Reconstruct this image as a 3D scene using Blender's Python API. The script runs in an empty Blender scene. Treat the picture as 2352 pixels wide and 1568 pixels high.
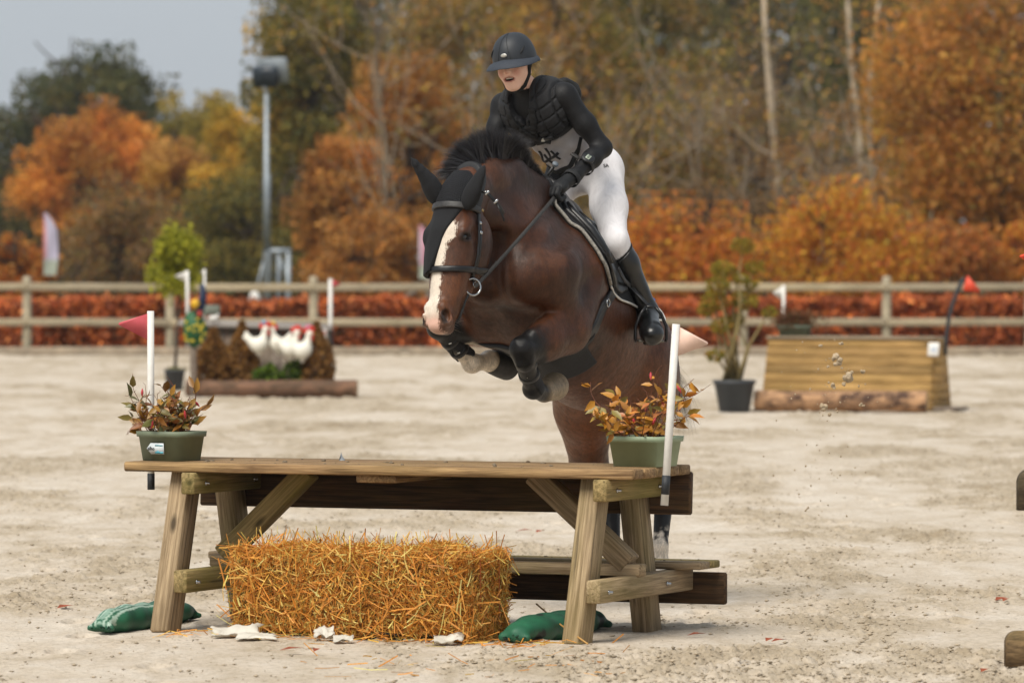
import bpy, math, random
import numpy as np
from mathutils import Matrix, Vector
R = math.radians
rnd = random.Random(7)
sc = bpy.context.scene
COL = sc.collection

# ------------------------------------------------------------------ camera
PX_W, PX_H, FPX = 2352.0, 1568.0, 13067.0          # the photograph's frame and focal length in its own pixels
CAM = np.array((0.0, 0.0, 1.77)); TILT = 0.01622
cam_d = bpy.data.cameras.new('camera'); cam = bpy.data.objects.new('camera', cam_d); COL.objects.link(cam)
cam.location = CAM; cam.rotation_euler = (math.pi/2 - TILT, 0, 0)
cam_d.sensor_width = 36; cam_d.lens = 36*FPX/PX_W
cam_d.clip_start = 1; cam_d.clip_end = 4000
cam_d.dof.use_dof = True; cam_d.dof.focus_distance = 27.2; cam_d.dof.aperture_fstop = 4.5
sc.camera = cam

# ------------------------------------------------------------------ sky, sun, exposure
wd = bpy.data.worlds.new('World'); sc.world = wd; wd.use_nodes = True
nt = wd.node_tree; nt.nodes.clear()
SUN_EL, SUN_AZ = R(54), R(212)      # azimuth clockwise from +Y: the sun stands behind the photographer, to the left
sky = nt.nodes.new('ShaderNodeTexSky'); sky.sky_type = 'NISHITA'; sky.sun_disc = False
sky.sun_elevation = SUN_EL; sky.sun_rotation = SUN_AZ; sky.air_density = 1.0; sky.dust_density = 2.5; sky.ozone_density = 1.0
hsv = nt.nodes.new('ShaderNodeHueSaturation'); hsv.inputs['Saturation'].default_value = 0.30; hsv.inputs['Value'].default_value = 0.75
ovc = nt.nodes.new('ShaderNodeMix'); ovc.data_type = 'RGBA'; ovc.inputs[0].default_value = 0.80
ovc.inputs[7].default_value = (3.6, 3.95, 4.3, 1)      # even cloud cover over the clear sky
bg = nt.nodes.new('ShaderNodeBackground'); bg.inputs['Strength'].default_value = 0.055
wo = nt.nodes.new('ShaderNodeOutputWorld')
nt.links.new(sky.outputs[0], hsv.inputs['Color']); nt.links.new(hsv.outputs[0], ovc.inputs[6])
nt.links.new(ovc.outputs[2], bg.inputs['Color']); nt.links.new(bg.outputs[0], wo.inputs['Surface'])
sun_d = bpy.data.lights.new('sun', 'SUN'); sun_d.energy = 1.4; sun_d.angle = R(35); sun_d.color = (1.0, 0.94, 0.84)
sun = bpy.data.objects.new('sun', sun_d); COL.objects.link(sun)
sun.rotation_euler = Vector((-math.sin(SUN_AZ)*math.cos(SUN_EL), -math.cos(SUN_AZ)*math.cos(SUN_EL), -math.sin(SUN_EL))).to_track_quat('-Z', 'Y').to_euler()
sc.view_settings.view_transform = 'Standard'; sc.view_settings.look = 'None'
sc.view_settings.exposure = 1.47; sc.view_settings.gamma = 1.0; sc.view_settings.use_curve_mapping = False
sc.cycles.max_bounces = 6; sc.cycles.diffuse_bounces = 3; sc.cycles.glossy_bounces = 3; sc.cycles.transmission_bounces = 4
sc.cycles.transparent_max_bounces = 8; sc.cycles.caustics_reflective = False; sc.cycles.caustics_refractive = False

# ------------------------------------------------------------------ placing: a sight line and a distance give a point of the place
FWD = np.array((0, math.cos(TILT), -math.sin(TILT))); UPV = np.array((0, math.sin(TILT), math.cos(TILT)))
def P(px, py, D):
    return CAM + D*(FWD + np.array((1., 0, 0))*(px-PX_W/2)/FPX - UPV*(py-PX_H/2)/FPX)
def G(px, py, z=0.0):
    d = FWD + np.array((1., 0, 0))*(px-PX_W/2)/FPX - UPV*(py-PX_H/2)/FPX
    return CAM + d*((z-CAM[2])/d[2])
def GD(px, D, z=0.0):
    p = P(px, 572, D); p[2] = z; return p
def nrm(v):
    v = np.asarray(v, float); return v/np.linalg.norm(v)

# ------------------------------------------------------------------ materials
def rgb(h):
    """an sRGB hex as linear"""
    c = [int(h[i:i+2], 16)/255 for i in (0, 2, 4)]
    return tuple((x/12.92 if x <= .04045 else ((x+.055)/1.055)**2.4) for x in c)+(1,)
class NT:
    def __init__(s, name):
        s.m = bpy.data.materials.new(name); s.m.use_nodes = True; s.t = s.m.node_tree; s.n = s.t.nodes
        s.b = s.n['Principled BSDF']
    def node(s, typ, **kw):
        n = s.n.new(typ)
        for k, v in kw.items(): setattr(n, k, v)
        return n
    def link(s, a, b): s.t.links.new(a, b)
    def coord(s, which='Object', scale=(1, 1, 1), rot=(0, 0, 0)):
        tc = s.node('ShaderNodeTexCoord'); mp = s.node('ShaderNodeMapping')
        mp.inputs['Scale'].default_value = scale; mp.inputs['Rotation'].default_value = rot
        s.link(tc.outputs[which], mp.inputs['Vector']); return mp.outputs[0]
    def noise(s, vec, scale, detail=4, rough=.55, dist=0.0, out='Fac'):
        n = s.node('ShaderNodeTexNoise'); n.inputs['Scale'].default_value = scale; n.inputs['Detail'].default_value = detail
        n.inputs['Roughness'].default_value = rough; n.inputs['Distortion'].default_value = dist
        if vec is not None: s.link(vec, n.inputs['Vector'])
        return n.outputs[out]
    def ramp(s, fac, stops):
        r = s.node('ShaderNodeValToRGB'); e = r.color_ramp.elements
        while len(e) < len(stops): e.new(.5)
        for i, (p, c) in enumerate(stops):
            e[i].position = p; e[i].color = c if len(c) == 4 else tuple(c)+(1,)
        s.link(fac, r.inputs[0]); return r.outputs[0]
    def mix(s, f, a, b, mode='MIX'):
        n = s.node('ShaderNodeMix', data_type='RGBA', blend_type=mode)
        for sock, v in ((n.inputs[0], f), (n.inputs[6], a), (n.inputs[7], b)):
            if hasattr(v, 'is_output'): s.link(v, sock)
            else: sock.default_value = v
        return n.outputs[2]
    def math(s, op, a, b=0.0, c=.5):
        n = s.node('ShaderNodeMath', operation=op); n.inputs[2].default_value = c
        for sock, v in ((n.inputs[0], a), (n.inputs[1], b)):
            if hasattr(v, 'is_output'): s.link(v, sock)
            else: sock.default_value = v
        return n.outputs[0]
    def bump(s, h, strength=.3, dist=.01):
        n = s.node('ShaderNodeBump'); n.inputs['Strength'].default_value = strength; n.inputs['Distance'].default_value = dist
        s.link(h, n.inputs['Height']); s.link(n.outputs[0], s.b.inputs['Normal'])
    def col(s, c):
        if hasattr(c, 'is_output'): s.link(c, s.b.inputs['Base Color'])
        else: s.b.inputs['Base Color'].default_value = c
    def set(s, **kw):
        for k, v in kw.items():
            s.b.inputs[k.replace('_', ' ')].default_value = v
        return s
MATS = {}
def plain(name, hexc, rough=.6, metal=0.0, var=.12, scale=30, bump=0.0, coat=0.0, spec=.5):
    """one colour with a little uneven wear"""
    if name in MATS: return MATS[name]
    m = NT(name); c = rgb(hexc); v = m.coord('Object')
    n = m.noise(v, scale, 5)
    dk = tuple(x*(1-var*1.6) for x in c[:3])+(1,); lt = tuple(min(1, x*(1+var)) for x in c[:3])+(1,)
    m.col(m.ramp(n, [(.28, dk), (.72, lt)])); m.set(Roughness=rough, Metallic=metal, Coat_Weight=coat, Specular_IOR_Level=spec)
    if bump: m.bump(n, bump, .004)
    MATS[name] = m.m; return m.m
def vcol(name, rough=.6, bump=0.0, bscale=200, spec=.5, sheen=0.0, var=.1, vscale=40, transl=0.0):
    """colour read from the mesh's own colour attribute, with a fine uneven grain"""
    if name in MATS: return MATS[name]
    m = NT(name); a = m.node('ShaderNodeAttribute', attribute_name='Col')
    v = m.coord('Object'); n = m.noise(v, vscale, 5)
    g = m.ramp(n, [(.25, (1-var*1.5,)*3), (.75, (1+var,)*3)])
    m.col(m.mix(1.0, a.outputs['Color'], g, 'MULTIPLY'))
    m.set(Roughness=rough, Specular_IOR_Level=spec, Sheen_Weight=sheen)
    if bump: m.bump(m.noise(v, bscale, 3), bump, .003)
    if transl:
        tb = m.node('ShaderNodeBsdfTranslucent'); mx = m.node('ShaderNodeMixShader'); mx.inputs[0].default_value = transl
        m.link(a.outputs['Color'], tb.inputs['Color']); m.link(m.b.outputs[0], mx.inputs[1]); m.link(tb.outputs[0], mx.inputs[2])
        m.link(mx.outputs[0], m.n['Material Output'].inputs['Surface'])
    MATS[name] = m.m; return m.m
def wood(name, light, dark, green=0.0, rough=.8, grain=1.0, stain=.45):
    """sawn timber: grain along the piece's own X axis, knots, grey weathering, each piece its own tone"""
    if name in MATS: return MATS[name]
    m = NT(name); oi = m.node('ShaderNodeObjectInfo')
    tc = m.node('ShaderNodeTexCoord'); add = m.node('ShaderNodeVectorMath', operation='ADD')
    sh = m.node('ShaderNodeCombineXYZ'); m.link(m.math('MULTIPLY', oi.outputs['Random'], 37.0), sh.inputs[0]); m.link(m.math('MULTIPLY', oi.outputs['Random'], 11.0), sh.inputs[1])
    m.link(tc.outputs['Object'], add.inputs[0]); m.link(sh.outputs[0], add.inputs[1])
    def mp(sx, sy, sz):
        q = m.node('ShaderNodeMapping'); q.inputs['Scale'].default_value = (sx, sy, sz); m.link(add.outputs[0], q.inputs['Vector']); return q.outputs[0]
    g1 = m.noise(mp(1.2, 26, 26), 2.2*grain, 5, .6, .6)
    g2 = m.noise(mp(2.5, 110, 110), 2.0*grain, 3, .6)
    gg = m.math('ADD', m.math('MULTIPLY', g1, .68), m.math('MULTIPLY', g2, .32))
    base = m.ramp(gg, [(.30, tuple(x*.62 for x in rgb(dark)[:3])+(1,)), (.41, rgb(dark)), (.52, tuple((a+b)/2 for a, b in zip(rgb(light), rgb(dark)))), (.66, tuple(x*1.12 for x in rgb(light)[:3])+(1,))])
    kn = m.node('ShaderNodeTexVoronoi'); kn.inputs['Scale'].default_value = 1.0; m.link(mp(2.2, 6, 6), kn.inputs['Vector'])
    base = m.mix(m.ramp(kn.outputs['Distance'], [(.05, (1, 1, 1)), (.13, (0, 0, 0))]), base, tuple(x*.35 for x in rgb(dark)[:3])+(1,))
    st = m.ramp(m.noise(mp(1.6, 3, 3), 1.5, 4, .6), [(.45, (0, 0, 0)), (.75, (1, 1, 1))])
    base = m.mix(m.math('MULTIPLY', st, stain), base, tuple(x*.45 for x in rgb(dark)[:3])+(1,))
    if green:
        gs = m.ramp(m.noise(mp(1.3, 4, 4), 1.1, 3, .5), [(.46, (0, 0, 0)), (.66, (1, 1, 1))])
        base = m.mix(m.math('MULTIPLY', gs, green), base, rgb('6f6a2a'))
    tone = m.ramp(oi.outputs['Random'], [(0, (.82, .82, .84)), (1, (1.12, 1.10, 1.06))])
    m.col(m.mix(1.0, base, tone, 'MULTIPLY')); m.set(Roughness=rough, Specular_IOR_Level=.3)
    ck = m.ramp(m.noise(mp(1.0, 40, 40), 1.3, 2, .5, .3), [(.30, (1, 1, 1)), (.335, (0, 0, 0))])
    m.col(m.mix(m.math('MULTIPLY', ck, .55), m.mix(1.0, base, tone, 'MULTIPLY'), tuple(x*.25 for x in rgb(dark)[:3])+(1,)))
    m.bump(m.math('SUBTRACT', gg, m.math('MULTIPLY', ck, .5)), .5, .006)
    MATS[name] = m.m; return m.m

# ------------------------------------------------------------------ mesh building
def mk_mesh(name, V, Fq, smooth=False, col=None):
    """V (n,3); Fq an (m,3) or (m,4) index array, or a list of polygons"""
    me = bpy.data.meshes.new(name)
    V = np.asarray(V, np.float32)
    if isinstance(Fq, np.ndarray):
        n, k = Fq.shape
        me.vertices.add(len(V)); me.vertices.foreach_set('co', V.ravel())
        me.loops.add(n*k); me.loops.foreach_set('vertex_index', Fq.astype(np.int32).ravel())
        me.polygons.add(n); me.polygons.foreach_set('loop_start', np.arange(0, n*k, k, dtype=np.int32))
        me.update(calc_edges=True)
    else:
        ln = np.array([len(f) for f in Fq], np.int32); me.vertices.add(len(V)); me.vertices.foreach_set('co', V.ravel())
        me.loops.add(int(ln.sum())); me.loops.foreach_set('vertex_index', np.array([i for f in Fq for i in f], np.int32))
        me.polygons.add(len(ln)); me.polygons.foreach_set('loop_start', np.r_[0, np.cumsum(ln)[:-1]].astype(np.int32)); me.update(calc_edges=True)
    if smooth: me.polygons.foreach_set('use_smooth', np.ones(len(me.polygons), bool))
    if col is not None:
        at = me.color_attributes.new('Col', 'FLOAT_COLOR', 'POINT')
        c = np.ones((len(V), 4), np.float32); c[:, :3] = np.asarray(col)[:, :3]
        at.data.foreach_set('color', c.ravel())
    me.validate(); return me
def link(name, me, mat=None, parent=None, M=None):
    o = bpy.data.objects.new(name, me); COL.objects.link(o)
    if mat is not None and me is not None and not me.materials: me.materials.append(mat)
    if M is not None: o.matrix_world = M
    if parent is not None:
        o.parent = parent; o.matrix_parent_inverse = PM[parent.name].inverted()
    PM[o.name] = (M if M is not None else Matrix.Identity(4)).copy()
    return o
PM = {}
def tag(o, label, cat, group=None):
    o['label'] = label; o['category'] = cat
    if group: o['group'] = group
    return o
def struct(o): o['kind'] = 'structure'; return o
def stuff(o): o['kind'] = 'stuff'; return o
def thing(name, label, cat, loc=(0, 0, 0), group=None):
    o = bpy.data.objects.new(name, None); COL.objects.link(o); o.empty_display_size = .1
    o.location = tuple(map(float, loc)); PM[o.name] = Matrix.Translation(tuple(map(float, loc)))
    return tag(o, label, cat, group)
TUBE_F = {}
class MB:
    """collects shapes for one mesh object"""
    def __init__(s): s.v = []; s.f = []; s.c = []; s.n = 0
    def add(s, V, Fs, col=None):
        V = np.asarray(V, float); s.v.append(V); n_ = s.n; s.f += [tuple([i+n_ for i in f]) for f in Fs]; s.n += len(V)
        s.c.append(np.tile(np.asarray((1, 1, 1) if col is None else col[:3], float), (len(V), 1)) if col is None or np.ndim(col) == 1 else np.asarray(col)[:, :3])
        return s
    def box(s, c, x, y, z, sx, sy, sz, bev=0.0, col=None):
        """box at c with half-less axes x,y,z (unit) and full sizes; bevelled along all edges"""
        c = np.asarray(c, float); A = np.array([x, y, z], float); h = np.array((sx, sy, sz))/2
        if bev <= 0:
            V = [c+A.T@(h*np.array(q)) for q in ((-1,-1,-1),(1,-1,-1),(1,1,-1),(-1,1,-1),(-1,-1,1),(1,-1,1),(1,1,1),(-1,1,1))]
            return s.add(V, [(0,3,2,1),(4,5,6,7),(0,1,5,4),(1,2,6,5),(2,3,7,6),(3,0,4,7)], col)
        V = []; idx = {}
        for q in ((-1,-1,-1),(1,-1,-1),(1,1,-1),(-1,1,-1),(-1,-1,1),(1,-1,1),(1,1,1),(-1,1,1)):
            for ax in range(3):
                p = (h-bev)*np.array(q); p[ax] = h[ax]*q[ax]; idx[(q, ax)] = len(V); V.append(c+A.T@p)
        Fs = []
        for ax in range(3):
            o1, o2 = (ax+1) % 3, (ax+2) % 3
            for sg in (-1, 1):
                qs = []
                for a, b in ((-1,-1),(1,-1),(1,1),(-1,1)):
                    q = [0,0,0]; q[ax] = sg; q[o1] = a; q[o2] = b; qs.append(idx[(tuple(q), ax)])
                Fs.append(qs if sg > 0 else qs[::-1])
        for ax in range(3):
            o1, o2 = (ax+1) % 3, (ax+2) % 3
            for a in (-1, 1):
                for b in (-1, 1):
                    q0 = [0,0,0]; q0[ax] = -1; q0[o1] = a; q0[o2] = b; q1 = list(q0); q1[ax] = 1; q0, q1 = tuple(q0), tuple(q1)
                    f = [idx[(q0,o1)], idx[(q1,o1)], idx[(q1,o2)], idx[(q0,o2)]]
                    Fs.append(f if a*b < 0 else f[::-1])
        for q in ((-1,-1,-1),(1,-1,-1),(1,1,-1),(-1,1,-1),(-1,-1,1),(1,-1,1),(1,1,1),(-1,1,1)):
            f = [idx[(q,0)], idx[(q,1)], idx[(q,2)]]
            Fs.append(f if q[0]*q[1]*q[2] > 0 else f[::-1])
        return s.add(V, Fs, col)
    def tube(s, pts, r, n=8, col=None, cap=True, flat=1.0, up=(0, 0, 1)):
        """tube along points; r a number or one per point; flat squeezes the section along its second axis"""
        pts = np.asarray(pts, float); m = len(pts); r = np.full(m, r, float) if np.ndim(r) == 0 else np.asarray(r, float)
        T = np.gradient(pts, axis=0); T /= np.linalg.norm(T, axis=1)[:, None]+1e-12
        a = np.cross(T, np.asarray(up, float)); k = np.linalg.norm(a, axis=1) < .05; a[k] = np.cross(T[k], (0, 1, .1)); a /= np.linalg.norm(a, axis=1)[:, None]; b = np.cross(a, T)
        t = 2*math.pi*np.arange(n)/n; V = pts[:, None]+r[:, None, None]*(np.cos(t)[None, :, None]*a[:, None]+flat*np.sin(t)[None, :, None]*b[:, None])
        key = (m, n, cap)
        if key not in TUBE_F:
            Fs = [(i*n+q, i*n+(q+1) % n, (i+1)*n+(q+1) % n, (i+1)*n+q) for i in range(m-1) for q in range(n)]
            TUBE_F[key] = Fs+([tuple(range(n))[::-1], tuple((m-1)*n+q for q in range(n))] if cap else [])
        return s.add(V.reshape(-1, 3), TUBE_F[key], col)
    def ribbon(s, pts, nor, w, t, col=None):
        """strap of width w and thickness t along points; nor the outward side at each point"""
        pts = np.asarray(pts, float); m = len(pts); nor = np.asarray(nor, float)
        if nor.ndim == 1: nor = np.tile(nor, (m, 1))
        w = np.full(m, w, float) if np.ndim(w) == 0 else np.asarray(w, float)
        T = np.gradient(pts, axis=0); V = []
        for i in range(m):
            tt = nrm(T[i]); n_ = nrm(nor[i]-tt*np.dot(nor[i], tt)); b = np.cross(tt, n_)*w[i]/2
            V += [pts[i]-b, pts[i]+b, pts[i]+b*.9+n_*t, pts[i]-b*.9+n_*t]
        Fs = [(i*4+k, i*4+(k+1) % 4, (i+1)*4+(k+1) % 4, (i+1)*4+k) for i in range(m-1) for k in range(4)]
        Fs += [(3, 2, 1, 0), tuple((m-1)*4+k for k in range(4))]
        return s.add(V, Fs, col)
    def lathe(s, prof, c, n=24, ax=(0, 0, 1), col=None, e1=None):
        """profile (r, h) turned round the axis through c"""
        ax = nrm(ax); a = nrm(np.cross(ax, (1, 0, 0) if abs(ax[0]) < .9 else (0, 1, 0))) if e1 is None else nrm(e1); b = np.cross(ax, a); c = np.asarray(c, float)
        V = [c+ax*h+r*(math.cos(2*math.pi*k/n)*a+math.sin(2*math.pi*k/n)*b) for r, h in prof for k in range(n)]
        m = len(prof); Fs = [(i*n+k, i*n+(k+1) % n, (i+1)*n+(k+1) % n, (i+1)*n+k) for i in range(m-1) for k in range(n)]
        Fs += [tuple(range(n))[::-1], tuple((m-1)*n+k for k in range(n))]
        return s.add(V, Fs, col)
    def prism(s, poly, o, ex, ey, ez, t, col=None):
        """flat outline (x, y) in the plane o, ex, ey, thickened by t along ez"""
        o = np.asarray(o, float); ex, ey, ez = map(lambda q: np.asarray(q, float), (ex, ey, ez)); n = len(poly)
        V = [o+ex*x+ey*y for x, y in poly]+[o+ex*x+ey*y+ez*t for x, y in poly]
        return s.add(V, [tuple(range(n))[::-1], tuple(range(n, 2*n))]+[(i, (i+1) % n, n+(i+1) % n, n+i) for i in range(n)], col)
    def ball(s, c, r, n=12, m=8, col=None, A=None, jit=0.0, rg=None):
        c = np.asarray(c, float); r = np.ones(3)*r if np.ndim(r) == 0 else np.asarray(r, float); A = np.eye(3) if A is None else np.asarray(A)
        V = []
        for i in range(m+1):
            th = math.pi*i/m
            for k in range(n):
                ph = 2*math.pi*k/n; q = np.array((math.sin(th)*math.cos(ph), math.sin(th)*math.sin(ph), math.cos(th)))
                if jit and rg: q = q*(1+jit*(rg.random()*2-1))
                V.append(c+A.T@(r*q))
        Fs = [(i*n+k, (i+1)*n+k, (i+1)*n+(k+1) % n, i*n+(k+1) % n) for i in range(m) for k in range(n)]
        return s.add(V, Fs, col)
    def build(s, name, mat=None, parent=None, smooth=False, colors=False, M=None, world=True):
        """world: the points are world points; with M they are re-expressed in M's own frame"""
        V = np.concatenate(s.v) if s.v else np.zeros((0, 3))
        if M is not None and world:
            Mi = np.array(M.inverted()); V = V@Mi[:3, :3].T+Mi[:3, 3]
        elif M is None and world and len(V):
            o = (V.min(0)+V.max(0))/2; o[2] = V[:, 2].min(); M = Matrix.Translation(tuple(o)); V = V-o
        me = mk_mesh(name, V, s.f, smooth, np.concatenate(s.c) if colors else None)
        return link(name, me, mat, parent, M)
def frame(o, x, y, z):
    M = Matrix.Identity(4)
    for i in range(3):
        M[i][0], M[i][1], M[i][2], M[i][3] = float(x[i]), float(y[i]), float(z[i]), float(o[i])
    return M
def beam(name, p0, p1, wy, wz, mat, parent=None, side=(0, 0, 1), bev=.006, cutz=None):
    """a sawn beam from p0 to p1: the section is wy wide across and wz along 'side'; local X runs along the grain"""
    p0, p1 = np.asarray(p0, float), np.asarray(p1, float); x = nrm(p1-p0); z = np.asarray(side, float); z = nrm(z-x*np.dot(z, x)); y = np.cross(z, x)
    L = np.linalg.norm(p1-p0); M = frame((p0+p1)/2, x, y, z)
    b = MB(); b.box((0, 0, 0), (1, 0, 0), (0, 1, 0), (0, 0, 1), L, wy, wz, bev)
    return b.build(name, mat, parent, M=M, world=False)
def auto_smooth(o, deg=35):
    """smooth faces with creases kept sharp"""
    me = o.data; me.polygons.foreach_set('use_smooth', np.ones(len(me.polygons), bool))
    try: me.set_sharp_from_angle(angle=R(deg))
    except Exception: pass
    return o

# ------------------------------------------------------------------ value noise for shapes
def vnoise(p, seed=0):
    """smooth value noise, p (n,2) or (n,3)"""
    p = np.asarray(p, float); i = np.floor(p).astype(np.int64); f = p-i; f = f*f*(3-2*f); d = p.shape[1]
    out = np.zeros(len(p))
    for c in range(2**d):
        w = np.ones(len(p)); h = np.full(len(p), seed*1013904223+12345, np.int64)
        for a in range(d):
            b = (c >> a) & 1; w = w*(f[:, a] if b else 1-f[:, a]); h = (h*1664525+(i[:, a]+b)*(73856093, 19349663, 83492791)[a]+1013904223) & 0x7fffffff
        h ^= h >> 13; h = (h*1274126177) & 0x7fffffff; h ^= h >> 16
        out += w*(h/0x7fffffff)
    return out*2-1
def fbm(p, octv=4, seed=0, gain=.5):
    p = np.asarray(p, float); s = np.zeros(len(p)); a = 1.0
    for k in range(octv): s += a*vnoise(p*2**k+k*17.3, seed+k); a *= gain
    return s

# ------------------------------------------------------------------ solid shapes blended into one skin
def smin(a, b, k):
    h = np.maximum(k-np.abs(a-b), 0)/k; return np.minimum(a, b)-h*h*k*.25
class Field:
    """rounded bones and muscles, blended smoothly in order"""
    def __init__(s): s.ops = []
    def cone(s, p0, r0, p1, r1, k=.05, ax=None, sq=1.0, sub=False):
        """rounded cone; with ax its section is squeezed by sq along that direction"""
        f4 = np.float32; s.ops.append(('c', np.asarray(p0, f4), float(r0), np.asarray(p1, f4), float(r1), k, None if ax is None else nrm(ax).astype(f4), sq, sub)); return s
    def ell(s, c, r, A=None, k=.05, sub=False):
        """ellipsoid with semi-axes r along the rows of A"""
        f4 = np.float32; s.ops.append(('e', np.asarray(c, f4), np.asarray(r, f4), np.eye(3, dtype=f4) if A is None else np.array(A, f4), None, k, None, 1, sub)); return s
    def chain(s, pts, rs, k=.04, ax=None, sq=1.0):
        for i in range(len(pts)-1): s.cone(pts[i], rs[i], pts[i+1], rs[i+1], k, ax, sq)
        return s
    def op(s, o, p):
        if o[0] == 'c':
            _, a, ra, b, rb, k, ax, sq, sub = o
            if ax is not None:
                m = (a+b)/2; p = p+((p-m)@ax)[..., None]*ax*(1/sq-1)
                a = a+np.dot(a-m, ax)*ax*(1/sq-1); b = b+np.dot(b-m, ax)*ax*(1/sq-1)
            ba = b-a; L2 = float(np.dot(ba, ba))+1e-12; t = np.minimum(np.maximum(((p-a)@ba)/L2, 0), 1)
            q = p-a-t[..., None]*ba; d = np.sqrt(np.einsum('...i,...i->...', q, q))-(ra+(rb-ra)*t)
            return d*min(1, sq*1.0) if ax is not None else d
        _, c, r, A, _, k, _, _, sub = o
        q = ((p-c)@A.T)/r; k0 = np.sqrt(np.einsum('...i,...i->...', q, q)); q = q/r; k1 = np.sqrt(np.einsum('...i,...i->...', q, q))+1e-9
        return k0*(k0-1)/k1
    def near(s, c, r):
        """the shapes that matter within r of c, in order"""
        D = [float(s.op(o, c[None])[0]) for o in s.ops]; d = max(0.0, min(v for o, v in zip(s.ops, D) if not o[8]))
        f = Field(); f.ops = [o for o, v in zip(s.ops, D) if (v < o[5]+r*1.3 if o[8] else v < d+o[5]+r*2.6)]
        return f
    def __call__(s, p):
        if p.ndim > 2: return s(p.reshape(-1, 3)).reshape(p.shape[:-1])
        if len(p) > 2500 and len(s.ops) > 6:          # large sets are split in space so that each piece meets few shapes
            lo, hi = p.min(0), p.max(0); f = s.near((lo+hi)/2, np.linalg.norm(hi-lo)/2)
            a = int(np.argmax(hi-lo)); k = len(p)//2; o = np.argpartition(p[:, a], k); out = np.empty(len(p))
            out[o[:k]] = f(p[o[:k]]); out[o[k:]] = f(p[o[k:]])
            return out
        return s.direct(p)
    def direct(s, p):
        d = None; p = np.asarray(p, np.float32)
        for o in s.ops:
            v = s.op(o, p); k = o[5]
            if d is None: d = np.full(len(p), 9.0) if o[8] else v
            elif o[8]: d = -smin(-d, v, k)
            else: d = smin(d, v, k)
        return d
    def blocks(s, pts, cen, rad):
        """values at pts (n blocks, m, 3), leaving out of each block the shapes too far to matter"""
        pts = np.asarray(pts, np.float32); cen = np.asarray(cen, np.float32); D = [s.op(o, cen) for o in s.ops]; d = np.full(len(cen), 9.0)
        for o, v in zip(s.ops, D):
            if not o[8]: d = np.minimum(d, v)
        out = np.full(pts.shape[:2], 9.0, np.float32)
        for o, v in zip(s.ops, D):
            k = o[5]
            m = (v < k+rad*1.3) if o[8] else (v < np.maximum(d, 0)+k+rad*3.2)
            if not m.any(): continue
            w = s.op(o, pts[m])
            out[m] = -smin(-out[m], w, k) if o[8] else smin(out[m], w, k)
        return out
def mesh_sdf(fn, lo, hi, h, blocks=None, project=1, lip=1.25):
    """the zero surface of fn as quads (surface nets on a sparse grid)"""
    lo = np.asarray(lo, float); hi = np.asarray(hi, float); B = 8
    nb = np.ceil((hi-lo)/h/B).astype(int)+1; cs = h*B
    ii = np.stack(np.meshgrid(*[np.arange(n) for n in nb], indexing='ij'), -1).reshape(-1, 3)
    cen = lo+(ii+.5)*cs-h/2
    dc = fn(cen); act = np.abs(dc) < cs*.87*lip
    dense = np.empty(tuple(nb*B), np.float32)
    dv = dense.reshape(nb[0], B, nb[1], B, nb[2], B).transpose(0, 2, 4, 1, 3, 5)
    dv[ii[:, 0], ii[:, 1], ii[:, 2]] = dc[:, None, None, None]
    off = np.stack(np.meshgrid(*[np.arange(B)]*3, indexing='ij'), -1).reshape(-1, 3)
    ia = ii[act]; ca = cen[act]
    for s0 in range(0, len(ia), 512):
        sl = slice(s0, s0+512); pts = lo+((ia[sl]*B)[:, None, :]+off[None])*h
        val = blocks(pts, ca[sl], cs*.87) if blocks is not None else fn(pts.reshape(-1, 3)).reshape(pts.shape[:2])
        dv[ia[sl, 0], ia[sl, 1], ia[sl, 2]] = val.reshape(-1, B, B, B)
    S = dense < 0
    cnt = np.zeros(tuple(nb*B-1), np.uint8)
    for dx in (0, 1):
        for dy in (0, 1):
            for dz in (0, 1):
                cnt += S[dx:S.shape[0]-1+dx, dy:S.shape[1]-1+dy, dz:S.shape[2]-1+dz]
    cells = np.argwhere((cnt > 0) & (cnt < 8))
    idx = np.full(cnt.shape, -1, np.int32); idx[tuple(cells.T)] = np.arange(len(cells))
    cor = np.array([(a, b, c) for a in (0, 1) for b in (0, 1) for c in (0, 1)])
    cv = np.stack([dense[tuple((cells+c).T)] for c in cor], 1)
    acc = np.zeros((len(cells), 3)); num = np.zeros(len(cells))
    for i in range(8):
        for j in range(i+1, 8):
            if np.abs(cor[i]-cor[j]).sum() != 1: continue
            m = (cv[:, i] < 0) != (cv[:, j] < 0); t = cv[:, i]/(cv[:, i]-cv[:, j]+1e-20)
            acc[m] += cor[i]+t[m, None]*(cor[j]-cor[i]); num[m] += 1
    V = lo+(cells+acc/np.maximum(num, 1)[:, None])*h
    Q = []
    for ax in range(3):
        e = [slice(None)]*3; e2 = [slice(None)]*3; e[ax] = slice(0, -1); e2[ax] = slice(1, None)
        ch = np.argwhere(S[tuple(e)] != S[tuple(e2)])
        o1, o2 = (ax+1) % 3, (ax+2) % 3
        ch = ch[(ch[:, o1] > 0) & (ch[:, o2] > 0) & (ch[:, o1] < cnt.shape[o1]) & (ch[:, o2] < cnt.shape[o2]) & (ch[:, ax] < cnt.shape[ax])]
        u = np.zeros(3, int); u[o1] = 1; w = np.zeros(3, int); w[o2] = 1
        q = np.stack([idx[tuple((ch-a).T)] for a in (u*0, u, u+w, w)], 1)
        flip = S[tuple(ch.T)]; q[~flip] = q[~flip][:, ::-1]
        Q.append(q[(q >= 0).all(1)])
    Q = np.concatenate(Q)
    for _ in range(project):
        e = h*.35; f0 = fn(V); g = np.stack([fn(V+np.eye(3)[a]*e)-f0 for a in range(3)], 1)/e
        V = V-np.clip(f0, -h, h)[:, None]*g/np.maximum((g*g).sum(1), .3)[:, None]
    return V, Q
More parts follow.
